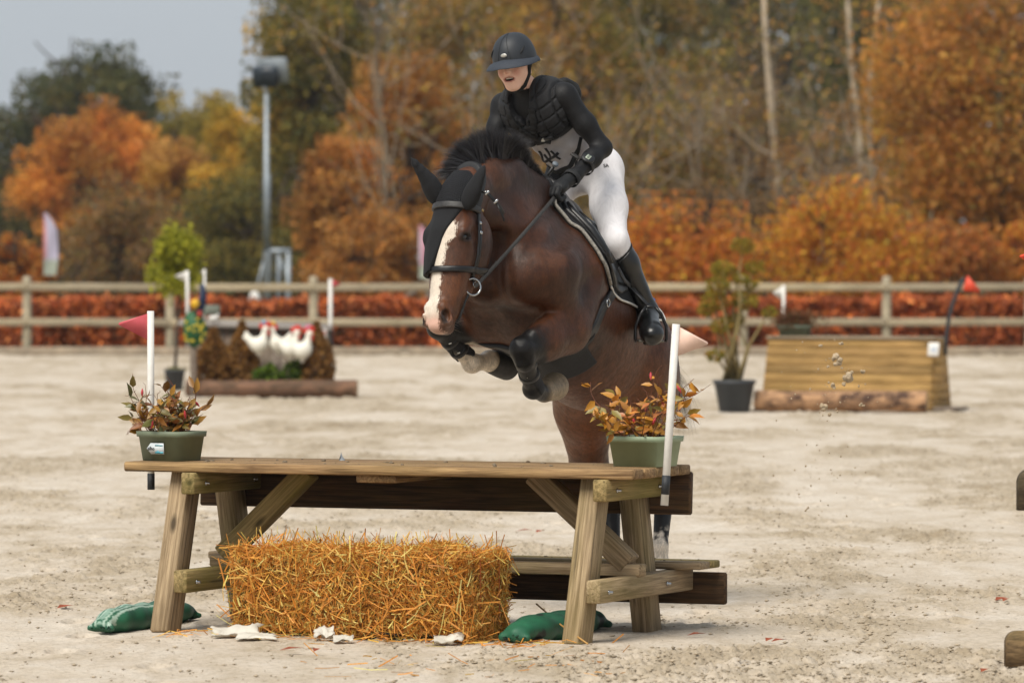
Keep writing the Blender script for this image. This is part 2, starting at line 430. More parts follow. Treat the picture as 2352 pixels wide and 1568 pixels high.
def sdf_obj(name, V, Q, mat, parent=None, col=None, origin=None):
    o = np.array((V[:, 0].mean(), V[:, 1].mean(), V[:, 2].min())) if origin is None else np.asarray(origin)
    return link(name, mk_mesh(name, V-o, Q, True, col), mat, parent, Matrix.Translation(tuple(map(float, o))))
# ================================================================== the riding ground
def sand():
    m = NT('arena_sand'); v = m.coord('Object'); st = m.coord('Object', (.55, 1.0, 1.0))
    big = m.noise(v, .35, 5, .6, .3); mid = m.noise(m.coord('Object', (1.0, .38, 1.0)), 3.0, 7, .72, .5); fine = m.noise(m.coord('Object', (1, .7, 1)), 30, 6, .75); spk = m.noise(m.coord('Object', (1, .6, 1)), 75, 4, .7)
    ch = m.node('ShaderNodeAttribute', attribute_name='Churn'); q = m.math('ADD', m.math('ADD', m.math('MULTIPLY', big, .25), m.math('MULTIPLY', mid, .55)), m.math('MULTIPLY', m.math('SUBTRACT', .55, ch.outputs['Fac']), .13))
    base = m.ramp(m.math('ADD', q, .085), [(.33, rgb('9a8b75')), (.44, rgb('b1a38f')), (.52, rgb('c0b3a2')), (.64, rgb('cec4b7'))])
    base = m.mix(.85, base, m.ramp(fine, [(.30, (.50, .46, .40)), (.45, (.93, .92, .90)), (.72, (1.15, 1.14, 1.13))]), 'MULTIPLY')
    base = m.mix(m.math('MULTIPLY', m.ramp(spk, [(.30, (1, 1, 1)), (.40, (0, 0, 0))]), .6), base, rgb('564a3b'))
    m.col(base); m.set(Roughness=.92, Specular_IOR_Level=.2)
    m.bump(m.math('ADD', m.math('MULTIPLY', mid, 1.0), m.math('MULTIPLY', fine, .35)), .5, .05); return m.m
SAND = sand()
def sand_h(x, y):
    """trampled surface: hoof prints, ridges and crumbs"""
    p = np.stack([x, y], 1)
    a = fbm(p*np.array((1.1, 1.3)), 2, 1)*.008; b = fbm(p*np.array((5.0, 6.0)), 3, 5)
    tr = np.clip(fbm(p*np.array((1.25, .42)), 4, 12, .62)*.85+.46, 0, 1)                  # smooth patches against churned ones
    c = fbm(p*np.array((15, 17)), 3, 9); d_ = np.maximum(vnoise(p*np.array((31, 29)), 31), .15)-.15
    ht = a+(np.maximum(b, -.25)*.004+np.maximum(c, -.05)*.011+d_*.026*(.2+tr))*(.12+1.0*tr)
    cell = np.stack([x*1.7, y*1.1], 1); ci = np.floor(cell); cf = cell-ci                # scattered hoof prints
    hsh = lambda k: (np.sin(ci[:, 0]*127.1+ci[:, 1]*311.7+k*74.7)*43758.5453) % 1
    d = np.hypot((cf[:, 0]-.5-.3*(hsh(1)-.5))/.10, (cf[:, 1]-.5-.3*(hsh(2)-.5))/.16)
    ht += (hsh(3) > .55)*(-.020*np.exp(-d**4)+.012*np.exp(-((d-1.35)/.35)**2))
    sand_h.tr = tr; return ht, tr
def sheet(name, x0, x1, y0, y1, nx, ny, fn, mat):
    X = np.linspace(0, 1, nx); Y = y0*(y1/y0)**np.linspace(0, 1, ny)
    gx = (np.outer(Y, np.ones(nx))*(x0+(x1-x0)*X)[None])/y0; gy = np.outer(Y, np.ones(nx))
    z, tr = fn(gx.ravel(), gy.ravel()); V = np.stack([gx.ravel(), gy.ravel(), z], 1)
    i = np.arange(ny-1)[:, None]*nx+np.arange(nx-1)[None]; Q = np.stack([i, i+1, i+nx+1, i+nx], -1).reshape(-1, 4)
    o = link(name, mk_mesh(name, V, Q, True), mat); o.data.attributes.new('Churn', 'FLOAT', 'POINT').data.foreach_set('value', tr.astype(np.float32)); return o
struct(sheet('arena_ground', -2.85, 2.85, 21.8, 42.0, 600, 900, lambda x, y: (sand_h(x, y)[0]-.006, sand_h.tr), SAND))
struct(sheet('arena_ground_far', -5.5, 5.5, 41.98, 95.1, 320, 420, lambda x, y: (sand_h(x, y)[0]*1.5-.010, sand_h.tr), SAND))
def pl(name, x0, x1, y0, y1, z, mat):
    return struct(link(name, mk_mesh(name, [(x0, y0, z), (x1, y0, z), (x1, y1, z), (x0, y1, z)], [(0, 1, 2, 3)]), mat))
pl('riding_arena', -40, 40, -12, 95.3, -.034, SAND)
def turf():
    m = NT('turf'); v = m.coord('Object'); m.col(m.ramp(m.noise(v, 3, 6), [(.3, rgb('3d3f1e')), (.5, rgb('54512a')), (.7, rgb('7a5a30'))])); m.set(Roughness=.95); m.bump(m.noise(v, 30, 4), .6, .05); return m.m
pl('ground', -900, 900, -200, 1500, -.06, turf())
# loose crumbs of sand thrown up by the hooves
rg = np.random.default_rng(21); n = 60000
D = 22.6+30*rg.random(n)**2.0; x = (rg.random(n)*2-1)*.1*D; tr_ = sand_h(x, D)[1]; keep = rg.random(n) < .06+.94*np.clip(tr_*1.5-.45, 0, 1); x, D = x[keep], D[keep]; n = len(x)
sz = .0025+.0095*rg.random(n)**3; oc = np.array([(1,0,0),(-1,0,0),(0,1,0),(0,-1,0),(0,0,1),(0,0,-1)], float)
V = (oc[None]*rg.uniform(.35, 1.4, (n, 6, 1))*sz[:, None, None])*np.array((1.3, 1.15, .55)); V += np.stack([x, D, sand_h(x, D)[0]-.004+sz*.3], 1)[:, None]
tri = np.array([(0,2,4),(2,1,4),(1,3,4),(3,0,4),(2,0,5),(1,2,5),(3,1,5),(0,3,5)]); Q = (np.arange(n)*6)[:, None, None]+tri[None]
cc = np.repeat(np.array(rgb('aa9b85')[:3])[None]*rg.uniform(.75, 1.15, n)[:, None], 6, 0)
stuff(tag(link('sand_crumbs', mk_mesh('sand_crumbs', V.reshape(-1, 3), Q.reshape(-1, 3), False, cc), vcol('crumb_sand', .95, var=.1)), 'loose crumbs of sand scattered over the trampled ground', 'sand'))
# ================================================================== fence, hedge, wood behind
def ground_y(D): return 572+1.77*FPX/D
pw = plain('weathered_post', 'a89c84', .85, var=.22, scale=9, bump=.3)
FD = 95.5
fence = thing('arena_fence', 'weathered white two rail fence along the far side of the arena', 'fence', GD(1176, FD))
pb = MB(); pb.lathe([(.078, 0), (.080, .02), (.078, 1.26), (.066, 1.30), (.03, 1.315)], (0, 0, 0), 14); pme = mk_mesh('post', np.concatenate(pb.v), pb.f, True); pme.materials.append(pw)
sp = 2.405; x0 = (62-1176)/FPX*FD; xs = [x0+sp*k for k in range(-5, 13)]
for x in xs: link('post', pme, None, fence, Matrix.Translation((x, FD, 0)))
rw = wood('fence_rail', 'b8ab92', '93866e', 0.12, stain=.15)
for k in range(len(xs)-1):
    for z in (1.135, .545):
        beam('rail', (xs[k]-.01, FD-.10, z+rnd.uniform(-.008, .008)), (xs[k+1]+.01, FD-.10, z+rnd.uniform(-.008, .008)), .045, .125, rw, fence)
kerb = struct(beam('kerb_board', (-22, 95.2, .05), (22, 95.2, .05), .06, .17, plain('kerb_wood', '9b8c78', .9, var=.25, scale=3)))
gv = struct(link('grass_verge', mk_mesh('grass_verge', [(-25, 95.26, .06), (25, 95.26, .06), (25, 96.6, .10), (-25, 96.6, .10)], [(0, 1, 2, 3)]), plain('verge_grass', '55572c', .95, var=.4, scale=8)))
# ---- leaves
def leaf_mat(name, transl=.45): return vcol(name, .7, spec=.25, var=.14, vscale=3, transl=transl)
LEAF = leaf_mat('autumn_leaves')
def leaves(name, C, size, cols, parent, seed, mat=None, flat=0.0):
    """many leaf sized faces at the points C; cols one colour per leaf"""
    rg = np.random.default_rng(seed); n = len(C); d = rg.normal(size=(n, 3)); d[:, 2] *= (1-flat); d /= np.linalg.norm(d, axis=1)[:, None]
    e = np.cross(d, rg.normal(size=(n, 3))); e /= np.linalg.norm(e, axis=1)[:, None]; s = size*rg.uniform(.55, 1.35, n)[:, None]; nn = np.cross(d, e)
    q = np.stack([C-d*s, C+e*s*.55+nn*s*.12, C+d*s, C-e*s*.55+nn*s*.12], 1).reshape(-1, 3)
    Q = np.arange(4*n).reshape(n, 4); o = C.mean(0); o = np.array((o[0], o[1], C[:, 2].min()))
    return link(name, mk_mesh(name, q-o, Q, False, np.repeat(cols, 4, 0)), mat or LEAF, parent, Matrix.Translation(tuple(o)))
def palette(hexes, w, n, rg, var=.18):
    c = np.array([rgb(h)[:3] for h in hexes]); i = rg.choice(len(hexes), n, p=np.array(w)/sum(w)); return np.minimum(c[i]*np.array((1.62, 1.62, 1.32))*rg.uniform(1-var, 1+var, n)[:, None]+.008, .8)
def limb(b, p, d, L, r, lev, rg, tips, bend=.25, up=.1, nseg=4, ratio=.62, kids=(3, 5), minr=.012):
    pts = [p]; q = np.array(p, float); dd = nrm(d); rs = [r]
    for k in range(nseg):
        dd = nrm(dd+rg.normal(0, bend, 3)*.5+np.array((0, 0, up))); q = q+dd*L/nseg; pts.append(q); rs.append(max(r*(1-.55*(k+1)/nseg), minr))
    b.tube(pts, rs, 6 if lev > 1 else 4, cap=False)
    if lev <= 0: tips.append((q, L)); tips.append((pts[nseg//2+1], L)); return
    for _ in range(rg.integers(*kids)):
        t = rg.uniform(.35, 1.0); k = min(int(t*nseg), nseg-1); f = t*nseg-k; s = pts[k]*(1-f)+pts[k+1]*f
        nd = nrm(dd*.55+rg.normal(0, .75, 3)+np.array((0, 0, .18)))
        limb(b, s, nd, L*ratio*rg.uniform(.75, 1.2), max(r*.5, minr), lev-1, rg, tips, bend, up, nseg, ratio, kids, minr)
    tips.append((q, L))
BARK = plain('bark_brown', '4c4035', .95, var=.35, scale=6, bump=.6)
BARK_G = plain('bark_green', '5b5a45', .95, var=.35, scale=5, bump=.6)
def tree(name, label, px, D, top, wpx, hexes, wts, dens=5000, leaf=.11, seed=1, base=None, trunk_h=.25, round_=1.0, bark=None, fill=1.0, group='trees of the wood behind the arena', kids=(3, 5), lev=1, cat='tree', clump=.55):
    """a broadleaf tree: px and D where it stands, top the picture height of its crown and wpx its spread there"""
    rg = np.random.default_rng(seed); s = FPX/D; H = (572-top)/s+1.77; Wd = wpx/s; p0 = GD(px, D); dens = int(dens*1.45); leaf *= .74
    root = thing(name, label, cat, p0, group); b = MB(); tips = []
    th = H*trunk_h; r0 = .03*H*.6+.03
    limb(b, p0+np.array((0, 0, -.05)), (rg.normal(0, .04), rg.normal(0, .04), 1), H*.80, r0, lev+1, rg, tips, .12, .08, 6, min(.50, .62*Wd/H), (kids[0]+3, kids[1]+4), .015)
    b.build('trunk', bark or BARK, root, True)
    c = np.array((p0[0], p0[1], th+(H-th)*.52)); R3 = np.array((Wd/2, min(Wd/2, 3.2), (H-th)*.52))
    # clumps of foliage, most on the crown's outside, with gaps between
    nc = int(46*fill); u = rg.normal(size=(nc, 3)); u /= np.linalg.norm(u, axis=1)[:, None]; rr = rg.uniform(.35, 1.0, nc)**.6
    cc = c+u*rr[:, None]*R3*np.array((1, 1, round_)); cs = np.mean(R3)*rg.uniform(.20, .42, nc)*clump/.55; tone = rg.uniform(.70, 1.25, nc)
    k = rg.choice(nc, dens, p=cs**2/np.sum(cs**2)); off = np.clip(rg.normal(0, .5, (dens, 3)), -.85, .85); C = cc[k]+off*cs[k][:, None]*np.array((1, 1, .8))
    cols = palette(hexes, wts, nc, rg, .12)[k]*.5+palette(hexes, wts, dens, rg)*.5; cols = cols*tone[k][:, None]
    C = C[C[:, 2] > .25]; cols = cols[:len(C)]
    leaves('crown', C, leaf, cols, root, seed+50)
    return root
ORN = ['a8682f', 'b87a33', '946030', 'bf8c44', '7d5532']; OLV = ['5d5a2a', '75692f', '8a7431', '4b4a28', '97803a']; DKG = ['3c4128', '4a4a2c', '565230', '343a26', '6a5a30']
RST = ['96652f', '9f7440', '82572f', 'a57f48', '6c4e30']; GLD = ['a8822f', 'b98f36', '8f7430', '7b6c2e', 'c79a40']; BRN = ['6a5a4a', '5a4c40', '77614c', '4e443c', '85684a']
FIRE = ['b4622a', 'bf7a2c', '9c522a', 'c89a36', '7c4426']
T_ = tree
T_('oak_tree', 'dark green oak with a broad crown at the far left', 195, 215, 152, 430, DKG+['6f6038'], [4, 3, 2, 4, 1, 1], 16000, .16, 101, fill=2.2)
T_('oak_tree', 'orange oak glowing in front of the dark green tree', 205, 185, 262, 330, ORN, [3, 3, 3, 2, 2], 9000, .13, 102, fill=1.4)
T_('ash_tree', 'small brown green tree between the orange oak and the floodlight', 445, 200, 205, 180, OLV+BRN[:2], [2, 3, 3, 2, 2, 1, 1], 5500, .13, 103)
T_('ash_tree', 'reddish young tree beside the orange oak on the left', 400, 178, 330, 170, RST+GLD[:1], [2, 3, 2, 2, 1, 2], 4500, .12, 104)
T_('ash_tree', 'yellow green tree left of the floodlight mast', 545, 170, 235, 190, GLD+OLV, [3, 3, 3, 2, 2, 2, 2, 2, 1, 1], 7500, .12, 105)
T_('oak_tree', 'tall golden green oak right behind the floodlight mast', 725, 152, -70, 250, GLD+OLV+DKG[:2], [1, 1, 2, 3, 0, 4, 3, 3, 4, 1, 4, 4], 13000, .12, 106, fill=1.8, round_=1.05)
T_('oak_tree', 'golden green oak crown just left of the floodlight lamp', 655, 158, 60, 170, GLD+OLV, [1, 1, 2, 3, 0, 4, 3, 3, 4, 1], 6000, .12, 130, fill=1.2)
T_('oak_tree', 'dark brown bare crowned tree right of the floodlight', 800, 160, -40, 260, BRN+DKG[:3], [3, 3, 2, 2, 1, 2, 2, 2], 7000, .12, 107, fill=1.3)
T_('beech_tree', 'orange beech standing left of the horse', 800, 128, 320, 230, RST+ORN, [3, 3, 3, 3, 2, 2, 2, 2, 1, 1], 8500, .10, 108, fill=1.4)
T_('beech_tree', 'russet beech with thin branches behind the horse head', 940, 134, 130, 270, RST+OLV[1:3]+ORN[:2], [3, 3, 3, 3, 2, 1, 1, 2, 2], 9500, .10, 109, fill=1.4)
T_('birch_tree', 'tall half bare tree above the horse', 1060, 140, -80, 330, RST+OLV+BRN[:2], [2, 3, 2, 2, 1, 2, 3, 2, 1, 2, 2, 2], 10500, .10, 110, fill=1.6)
T_('oak_tree', 'olive brown tree behind the rider helmet', 1260, 150, -90, 340, OLV+RST, [3, 3, 3, 2, 2, 2, 2, 2, 1, 1], 10500, .11, 111, fill=1.6)
T_('oak_tree', 'dark green tree right of the rider head', 1470, 165, -110, 330, DKG+OLV+RST[:2], [3, 3, 3, 2, 2, 2, 2, 1, 1, 1, 1, 1], 11500, .12, 112, fill=1.7)
T_('hazel_bush', 'brown green thicket behind the rider elbow', 1500, 126, 235, 330, OLV+RST[:3]+BRN, [3, 3, 3, 2, 1, 2, 2, 2, 2, 2, 2, 2, 1], 9000, .09, 113, fill=1.5, trunk_h=.05)
T_('hazel_bush', 'grey brown leafless thicket around the birch trunks', 1720, 132, 170, 360, BRN+RST[:2]+OLV[:2], [4, 4, 3, 3, 2, 2, 1, 2, 2], 7500, .07, 114, fill=1.6, trunk_h=.05, lev=2, kids=(3, 5))
T_('oak_tree', 'dark tree in the gap between the birch trunks', 1760, 190, -120, 420, DKG+BRN, [3, 3, 2, 3, 1, 2, 2, 2, 1, 1], 7000, .15, 115, fill=1.2)
T_('hazel_bush', 'reddish brown thicket right of the birch trunks', 1900, 124, 250, 270, BRN+RST, [2, 2, 2, 1, 1, 3, 2, 2, 2, 2], 6500, .08, 116, fill=1.3, trunk_h=.05)
T_('oak_tree', 'dark green tree high behind the right birches', 2010, 180, -130, 330, DKG+OLV[:2], [3, 3, 3, 3, 2, 2, 1], 6500, .14, 117, fill=1.2)
T_('oak_tree', 'large orange brown oak at the right edge of the wood', 2300, 113, -60, 560, RST+ORN+OLV[1:3], [3, 3, 3, 2, 2, 2, 2, 2, 2, 2, 2, 2], 19000, .095, 118, fill=2.6, bark=BARK_G, trunk_h=.22)
T_('oak_tree', 'olive orange oak behind the big oak on the right', 2120, 140, 60, 300, RST+OLV+ORN[:2], [2, 2, 2, 2, 1, 2, 2, 2, 1, 1, 2, 2], 8500, .11, 119, fill=1.4)
T_('beech_bush', 'bright orange and yellow beech bush behind the plank jump', 1925, 106, 452, 330, FIRE+ORN[:2]+GLD[:2]+OLV[:1], [3, 3, 2, 4, 2, 1, 1, 2, 2, 1], 9500, .075, 120, fill=1.1, clump=.75, trunk_h=.03, cat='bush', group='beech bushes along the hedge')
T_('beech_bush', 'orange beech bush right of the rider boot', 1560, 107, 480, 300, FIRE+ORN, [3, 3, 3, 2, 2, 2, 2, 2, 1, 1], 8500, .075, 121, fill=1.0, clump=.75, trunk_h=.03, cat='bush', group='beech bushes along the hedge')
T_('beech_bush', 'dark red beech bush under the big oak', 2180, 108, 520, 260, FIRE[:3]+RST, [2, 1, 2, 2, 2, 3, 2, 3], 6500, .075, 122, fill=1.3, trunk_h=.03, cat='bush', group='beech bushes along the hedge')
T_('beech_bush', 'orange beech bush at the right edge beyond the oak trunk', 2350, 109, 520, 150, FIRE+ORN, [2, 3, 2, 3, 1, 2, 2, 2, 1, 1], 4500, .075, 123, trunk_h=.03, cat='bush', group='beech bushes along the hedge')
T_('beech_bush', 'rust red beech bush at the left edge below the feather flag', 30, 106, 560, 190, FIRE[:3]+RST, [2, 2, 2, 3, 3, 2, 2, 2], 5500, .075, 124, fill=1.2, trunk_h=.03, cat='bush', group='beech bushes along the hedge')
T_('hazel_bush', 'brown undergrowth left of the lime standard tree', 290, 150, 440, 320, BRN+RST[:3]+OLV[:2], [2, 2, 2, 1, 2, 2, 2, 2, 2, 1], 6500, .10, 125, fill=1.4, trunk_h=.03)
T_('hazel_bush', 'dark olive undergrowth behind the floodlight frame', 590, 140, 400, 330, DKG+OLV, [3, 2, 2, 2, 1, 2, 2, 2, 1, 1], 7500, .10, 126, fill=1.5, trunk_h=.03)
T_('hazel_bush', 'rusty undergrowth left of the horse head', 850, 118, 470, 300, RST+ORN[:2]+BRN[:2], [3, 3, 3, 2, 2, 1, 1, 1, 1], 7000, .085, 127, fill=1.4, trunk_h=.03)
T_('hazel_bush', 'rusty undergrowth behind the chest of the horse', 1130, 118, 440, 330, RST+OLV[:3], [3, 3, 2, 2, 2, 1, 1, 1], 7000, .085, 128, fill=1.4, trunk_h=.03)
T_('hazel_bush', 'grey brown undergrowth behind the rider knee', 1650, 116, 430, 300, BRN+RST[:2], [3, 3, 2, 2, 2, 1, 1], 5500, .075, 129, fill=1.4, trunk_h=.03)
# far wood closing the view: one mass of leaves
rg = np.random.default_rng(77); n = 56000
x = rg.uniform(-36, 38, n); y = rg.uniform(228, 245, n); px_ = 1176+x/236*FPX
topz = np.interp(px_, [-900, -100, 60, 300, 470, 640, 800, 3300], [3.5, 3.5, 5.0, 5.2, 5.4, 6.0, 14, 14])*(1+.10*fbm(np.stack([x*.5, x*0], 1), 3, 4))
z = rg.random(n)*topz; cl = palette(BRN+DKG+OLV, [2, 2, 2, 2, 1, 3, 3, 2, 3, 1, 2, 2, 1, 1, 1], n, rg)*(.85+.3*fbm(np.stack([x*.4, z*.5], 1), 2, 8))[:, None]
fw = leaves('far_wood', np.stack([x, y, z], 1), .30, np.clip(cl, .005, 1), None, 5); stuff(tag(fw, 'far wood of brown and green trees closing the view', 'wood'))
# pale birch trunks
BIR = plain('birch_bark', 'b7a58d', .8, var=.3, scale=2.5, bump=.4)
for i, (p_, lab) in enumerate((([(1752, -40), (1760, 110), (1772, 260), (1785, 400), (1795, 560), (1800, 620)], 'tall pale birch trunk in the middle of the thicket'), ([(1945, -40), (1952, 100), (1962, 200), (1972, 300), (1985, 560)], 'pale birch trunk behind the right thicket'), ([(2020, -40), (2012, 80), (2000, 160), (1995, 560)], 'thin leaning birch trunk at the upper right'))):
    D = (126, 131, 137)[i]; root = thing('birch_tree', lab, 'tree', GD(p_[-1][0], D), 'birch trunks in the thicket')
    pts = [P(a, b, D) for a, b in p_]; pts[-1] = GD(p_[-1][0], D, -.05); b = MB(); b.tube(pts, np.linspace(.055, .10, len(pts))*(1, .9, .75)[i], 8)
    b.build('trunk', BIR, root, True); b = MB(); rg = np.random.default_rng(30+i); tips = []
    for k in range(14):
        q = pts[0]*(1-k/20)+pts[2]*k/20; limb(b, q, (rg.normal(), rg.normal(), .6), rg.uniform(.5, 1.3), .015, 1, rg, tips, .3, .1, 4, .6, (2, 4), .006)
    b.build('twigs', BARK, root, True)
    C = np.array([t[0] for t in tips])[:, None]+rg.normal(0, .25, (len(tips), 6, 3)); C = C.reshape(-1, 3); leaves('crown', C, .06, palette(OLV+RST, [1]*10, len(C), rg), root, 60+i)
# bare twigs reaching over the thicket
rg = np.random.default_rng(91)
for i, (px, D, top, lab) in enumerate(((1180, 122, 60, 'bare branched young tree behind the helmet'), (1420, 120, 110, 'bare branched young tree right of the rider shoulder'), (1640, 121, 150, 'bare branched sapling left of the tall birch'), (1860, 120, 200, 'bare branched sapling between the birch trunks'), (2080, 117, 120, 'bare branched sapling beside the big oak'), (960, 123, 60, 'bare branched young tree above the horse ears'))):
    H = (572-top)/(FPX/D)+1.77; root = thing('bare_tree', lab, 'tree', GD(px, D), 'bare young trees in front of the wood'); b = MB(); tips = []
    for k in range(4): limb(b, GD(px, D)+np.array((rg.normal(0, .15), rg.normal(0, .15), -.03)), (rg.normal(0, .22), rg.normal(0, .2), 1), H*rg.uniform(.7, .95), .045, 2, rg, tips, .2, .12, 6, .5, (4, 7), .008)
    b.build('trunk', plain('bark_pale', '8a7a66', .9, var=.3, scale=4), root, True)
    C = np.array([t[0] for t in tips])[:, None]+rg.normal(0, .10, (len(tips), 3, 3)); C = C.reshape(-1, 3); leaves('crown', C, .055, palette(OLV+RST, [1]*10, len(C), rg), root, 160+i)
# clipped beech hedge behind the fence
rg = np.random.default_rng(41); n = 74000; x = np.clip(rg.normal(0, 8.2, n), -19, 19); x = np.where(rg.random(n) < .72, rg.uniform(-10, 10, n), x); u = rg.random(n); z = np.where(u < .72, rg.random(n)**.8*.86, .80+rg.normal(0, .05, n)); y = np.where(u < .72, 97.0+rg.normal(0, .07, n), 97.0+rg.random(n)*1.0)
z = z*(1+.06*fbm(np.stack([x*1.5, x*0], 1), 3, 2)); cl = palette(['8f4a2a', 'a0552f', '7a3d24', 'b06a3c', '5e3322', 'b5622c'], [3, 3, 3, 1, 2, 1], n, rg)*(1+.35*fbm(np.stack([x*2.5, z*3], 1), 3, 3))[:, None]
hedge = thing('beech_hedge', 'long clipped copper brown beech hedge behind the fence', 'hedge', GD(1176, 97.5))
leaves('foliage', np.stack([x, y, z+.03], 1), .055, np.clip(cl, .01, 1), hedge, 3, leaf_mat('hedge_leaves', .2))
b = MB()
for k in range(260):
    q = np.array((rg.uniform(-15, 15), 97.45+rg.normal(0, .2), 0)); b.tube([q, q+np.array((rg.normal(0, .1), rg.normal(0, .1), .75))], [.012, .006], 4)
stuff(b.build('stems', BARK, hedge))
def text_mesh(txt, size):
    cu = bpy.data.curves.new('t', 'FONT'); cu.body = txt; cu.size = size; cu.align_x = 'CENTER'; cu.align_y = 'CENTER'; cu.offset = size*.018
    o = bpy.data.objects.new('t', cu); COL.objects.link(o); dg = bpy.context.evaluated_depsgraph_get(); me = bpy.data.meshes.new_from_object(o.evaluated_get(dg))
    V = np.array([v.co[:] for v in me.vertices]); Fs = [tuple(p.vertices) for p in me.polygons]; bpy.data.objects.remove(o); bpy.data.curves.remove(cu); bpy.data.meshes.remove(me); return V, Fs
# ================================================================== the two jumps and plants farther back
X3, Y3, Z3 = np.eye(3)
def rot2(deg): c, s = math.cos(R(deg)), math.sin(R(deg)); return np.array((c, s, 0)), np.array((-s, c, 0))
WHITE = plain('white_paint', 'd9d6d0', .55, var=.06); REDF = plain('red_flag', 'b8424a', .6, var=.06); ORNF = plain('orange_flag', 'd6482c', .6, var=.05)
BLK = plain('black_tape', '26292d', .6, var=.15); LOGM = None
def bark_log(name, light, dark, dirt):
    m = NT(name); v = m.coord('Object', (1.2, 6, 6)); n = m.noise(v, 2.0, 6, .65, .8); n2 = m.noise(m.coord('Object', (2, 3, 3)), 2.2, 4)
    c = m.ramp(n, [(.32, rgb(dark)), (.52, rgb(light)), (.72, tuple(x*1.25 for x in rgb(light)[:3])+(1,))])
    m.col(m.mix(m.ramp(n2, [(.45, (0, 0, 0)), (.62, (1, 1, 1))]), c, rgb(dirt))); m.set(Roughness=.9); m.bump(n, .7, .02); return m.m
def log(name, label, a, b, r, mat, endm, group='logs in front of the far jumps'):
    a, b = np.asarray(a, float), np.asarray(b, float); x = nrm(b-a); M = frame((a+b)/2, x, np.cross(Z3, x), Z3); L = np.linalg.norm(b-a)
    n, m = 20, 26; V = []
    for i in range(m+1):
        for k in range(n):
            t = 2*math.pi*k/n; q = np.array((-L/2+L*i/m, r*math.cos(t), r*math.sin(t))); V.append(q)
    V = np.array(V); w = 1+.07*fbm(V*np.array((2, 6, 6)), 3, 4)+.04*fbm(V*np.array((.8, 2, 2)), 2, 6); V[:, 1:] *= w[:, None]
    Fs = [(i*n+k, (i+1)*n+k, (i+1)*n+(k+1) % n, i*n+(k+1) % n) for i in range(m) for k in range(n)]
    root = thing(name, label, 'log', ((a+b)/2)*np.array((1, 1, 0)), group)
    me = mk_mesh('bark', V, Fs, True); link('bark', me, mat, root, M)
    for s_, i in ((-1, 0), (1, m)):
        c = MB(); c.add([V[i*n+k]*np.array((1, .99, .99)) for k in range(n)], [tuple(range(n)) if s_ < 0 else tuple(range(n))[::-1]]); c.build('cut_end', endm, root, M=M, world=False)
    return root
ENDM = plain('cut_wood', 'a98a63', .85, var=.25, scale=14)
# --- left: box jump with garden ornaments
LD = 68.0; lx, ly = rot2(-7)
log('tree_log', 'dark weathered log lying before the chicken jump', P(428, 891, LD)*np.array((1, 1, 0))+Z3*.10, P(820, 889, LD-.2)*np.array((1, 1, 0))+Z3*.105, .105, bark_log('log_bark_dark', '7a5a45', '443229', '54402f'), ENDM)
bj = thing('box_jump', 'grey board box jump decorated with chickens and conifers', 'jump', GD(595, LD+.7))
gw = wood('grey_boards', '9b8d7f', '6f6257', .1, stain=.3)
x0, x1 = (440-1176)/FPX*(LD+.7), (756-1176)/FPX*(LD+.5); nb = 12
for k in range(nb):
    xa = x0+(x1-x0)*k/nb; xb = x0+(x1-x0)*(k+1)/nb
    beam('board', (((xa+xb)/2), LD+.55-.1*k/nb, .02), (((xa+xb)/2), LD+.75-.1*k/nb, .84-.05*k/nb), (xb-xa)*.96, .025, gw, bj, side=(0, -1, .2))
beam('top_board', (x0-.15, LD+.80, .885), (x1+.02, LD+.66, .825), .34, .04, wood('grey_top', 'a49d96', '827a72', 0), bj, side=(0, -.15, 1))
for s_, xx in ((1, x0+.02), (1, x1-.02)): beam('corner_post', (xx, LD+.5, 0), (xx, LD+.72, .82), .05, .05, gw, bj)
MB().box((x1-.07, LD+.40, .72), X3, Y3, Z3, .085, .012, .17, .003).build('number_plate', WHITE, bj)
V, Fs = text_mesh('7', .15); MB().add(np.array((x1-.07, LD+.393, .72))+V[:, :1]*X3+V[:, 1:2]*Z3, Fs).build('plate_number', REDF, bj)
def cone_shrub(px, top, w, D, seed, lab):
    rg = np.random.default_rng(seed); s = FPX/D; H = (572-top)/s+1.77; Wd = w/s; p0 = GD(px, D); root = thing('dried_conifer', lab, 'conifer', p0, 'dried conifers on the box jump')
    n = 2600; t = rg.random(n)**.8; a = rg.random(n)*2*math.pi; rr = Wd/2*np.interp(t, [0, .2, .45, .65, .82, 1], [.88, 1, 1, .78, .34, .06])*np.sqrt(rg.uniform(.5, 1.08, n))
    C = np.stack([p0[0]+rr*np.cos(a), p0[1]+rr*np.sin(a), .04+t*(H-.05)], 1); cl = palette(['7e5a32', '6d4a28', '8f683a', '553a22', '725632'], [3, 3, 2, 2, 2], n, rg)
    leaves('foliage', C, .035, cl, root, seed); MB().tube([p0, p0+Z3*H*.9], [.02, .005], 6).build('stem', BARK, root)
cone_shrub(490, 752, 96, LD+.3, 201, 'dried brown conifer beside the peacock'); cone_shrub(556, 736, 80, LD+.32, 202, 'dried brown conifer left of the chickens'); cone_shrub(728, 738, 80, LD+.15, 203, 'dried brown conifer right of the chickens')
rg = np.random.default_rng(204); n = 2600; C = np.stack([rg.uniform((578-1176)/FPX*LD, (702-1176)/FPX*LD, n), LD+.15+rg.normal(0, .06, n), 0.04+rg.random(n)**.9*.42], 1)
C[:, 2] *= .8+.3*fbm(np.stack([C[:, 0]*8, C[:, 0]*0], 1), 2, 3)
gb = thing('green_shrub', 'low green leafy plants under the chickens', 'shrub', GD(640, LD+.15)); leaves('foliage', C, .032, palette(['425a1c', '567022', '36481a', '6a7e2c', '3c3622'], [3, 3, 2, 2, 2], n, rg), gb, 9)
b = MB(); [b.tube([c*np.array((1, 1, 0)), c], [.006, .004], 4) for c in C[:60]]; stuff(b.build('stems', BARK_G, gb))
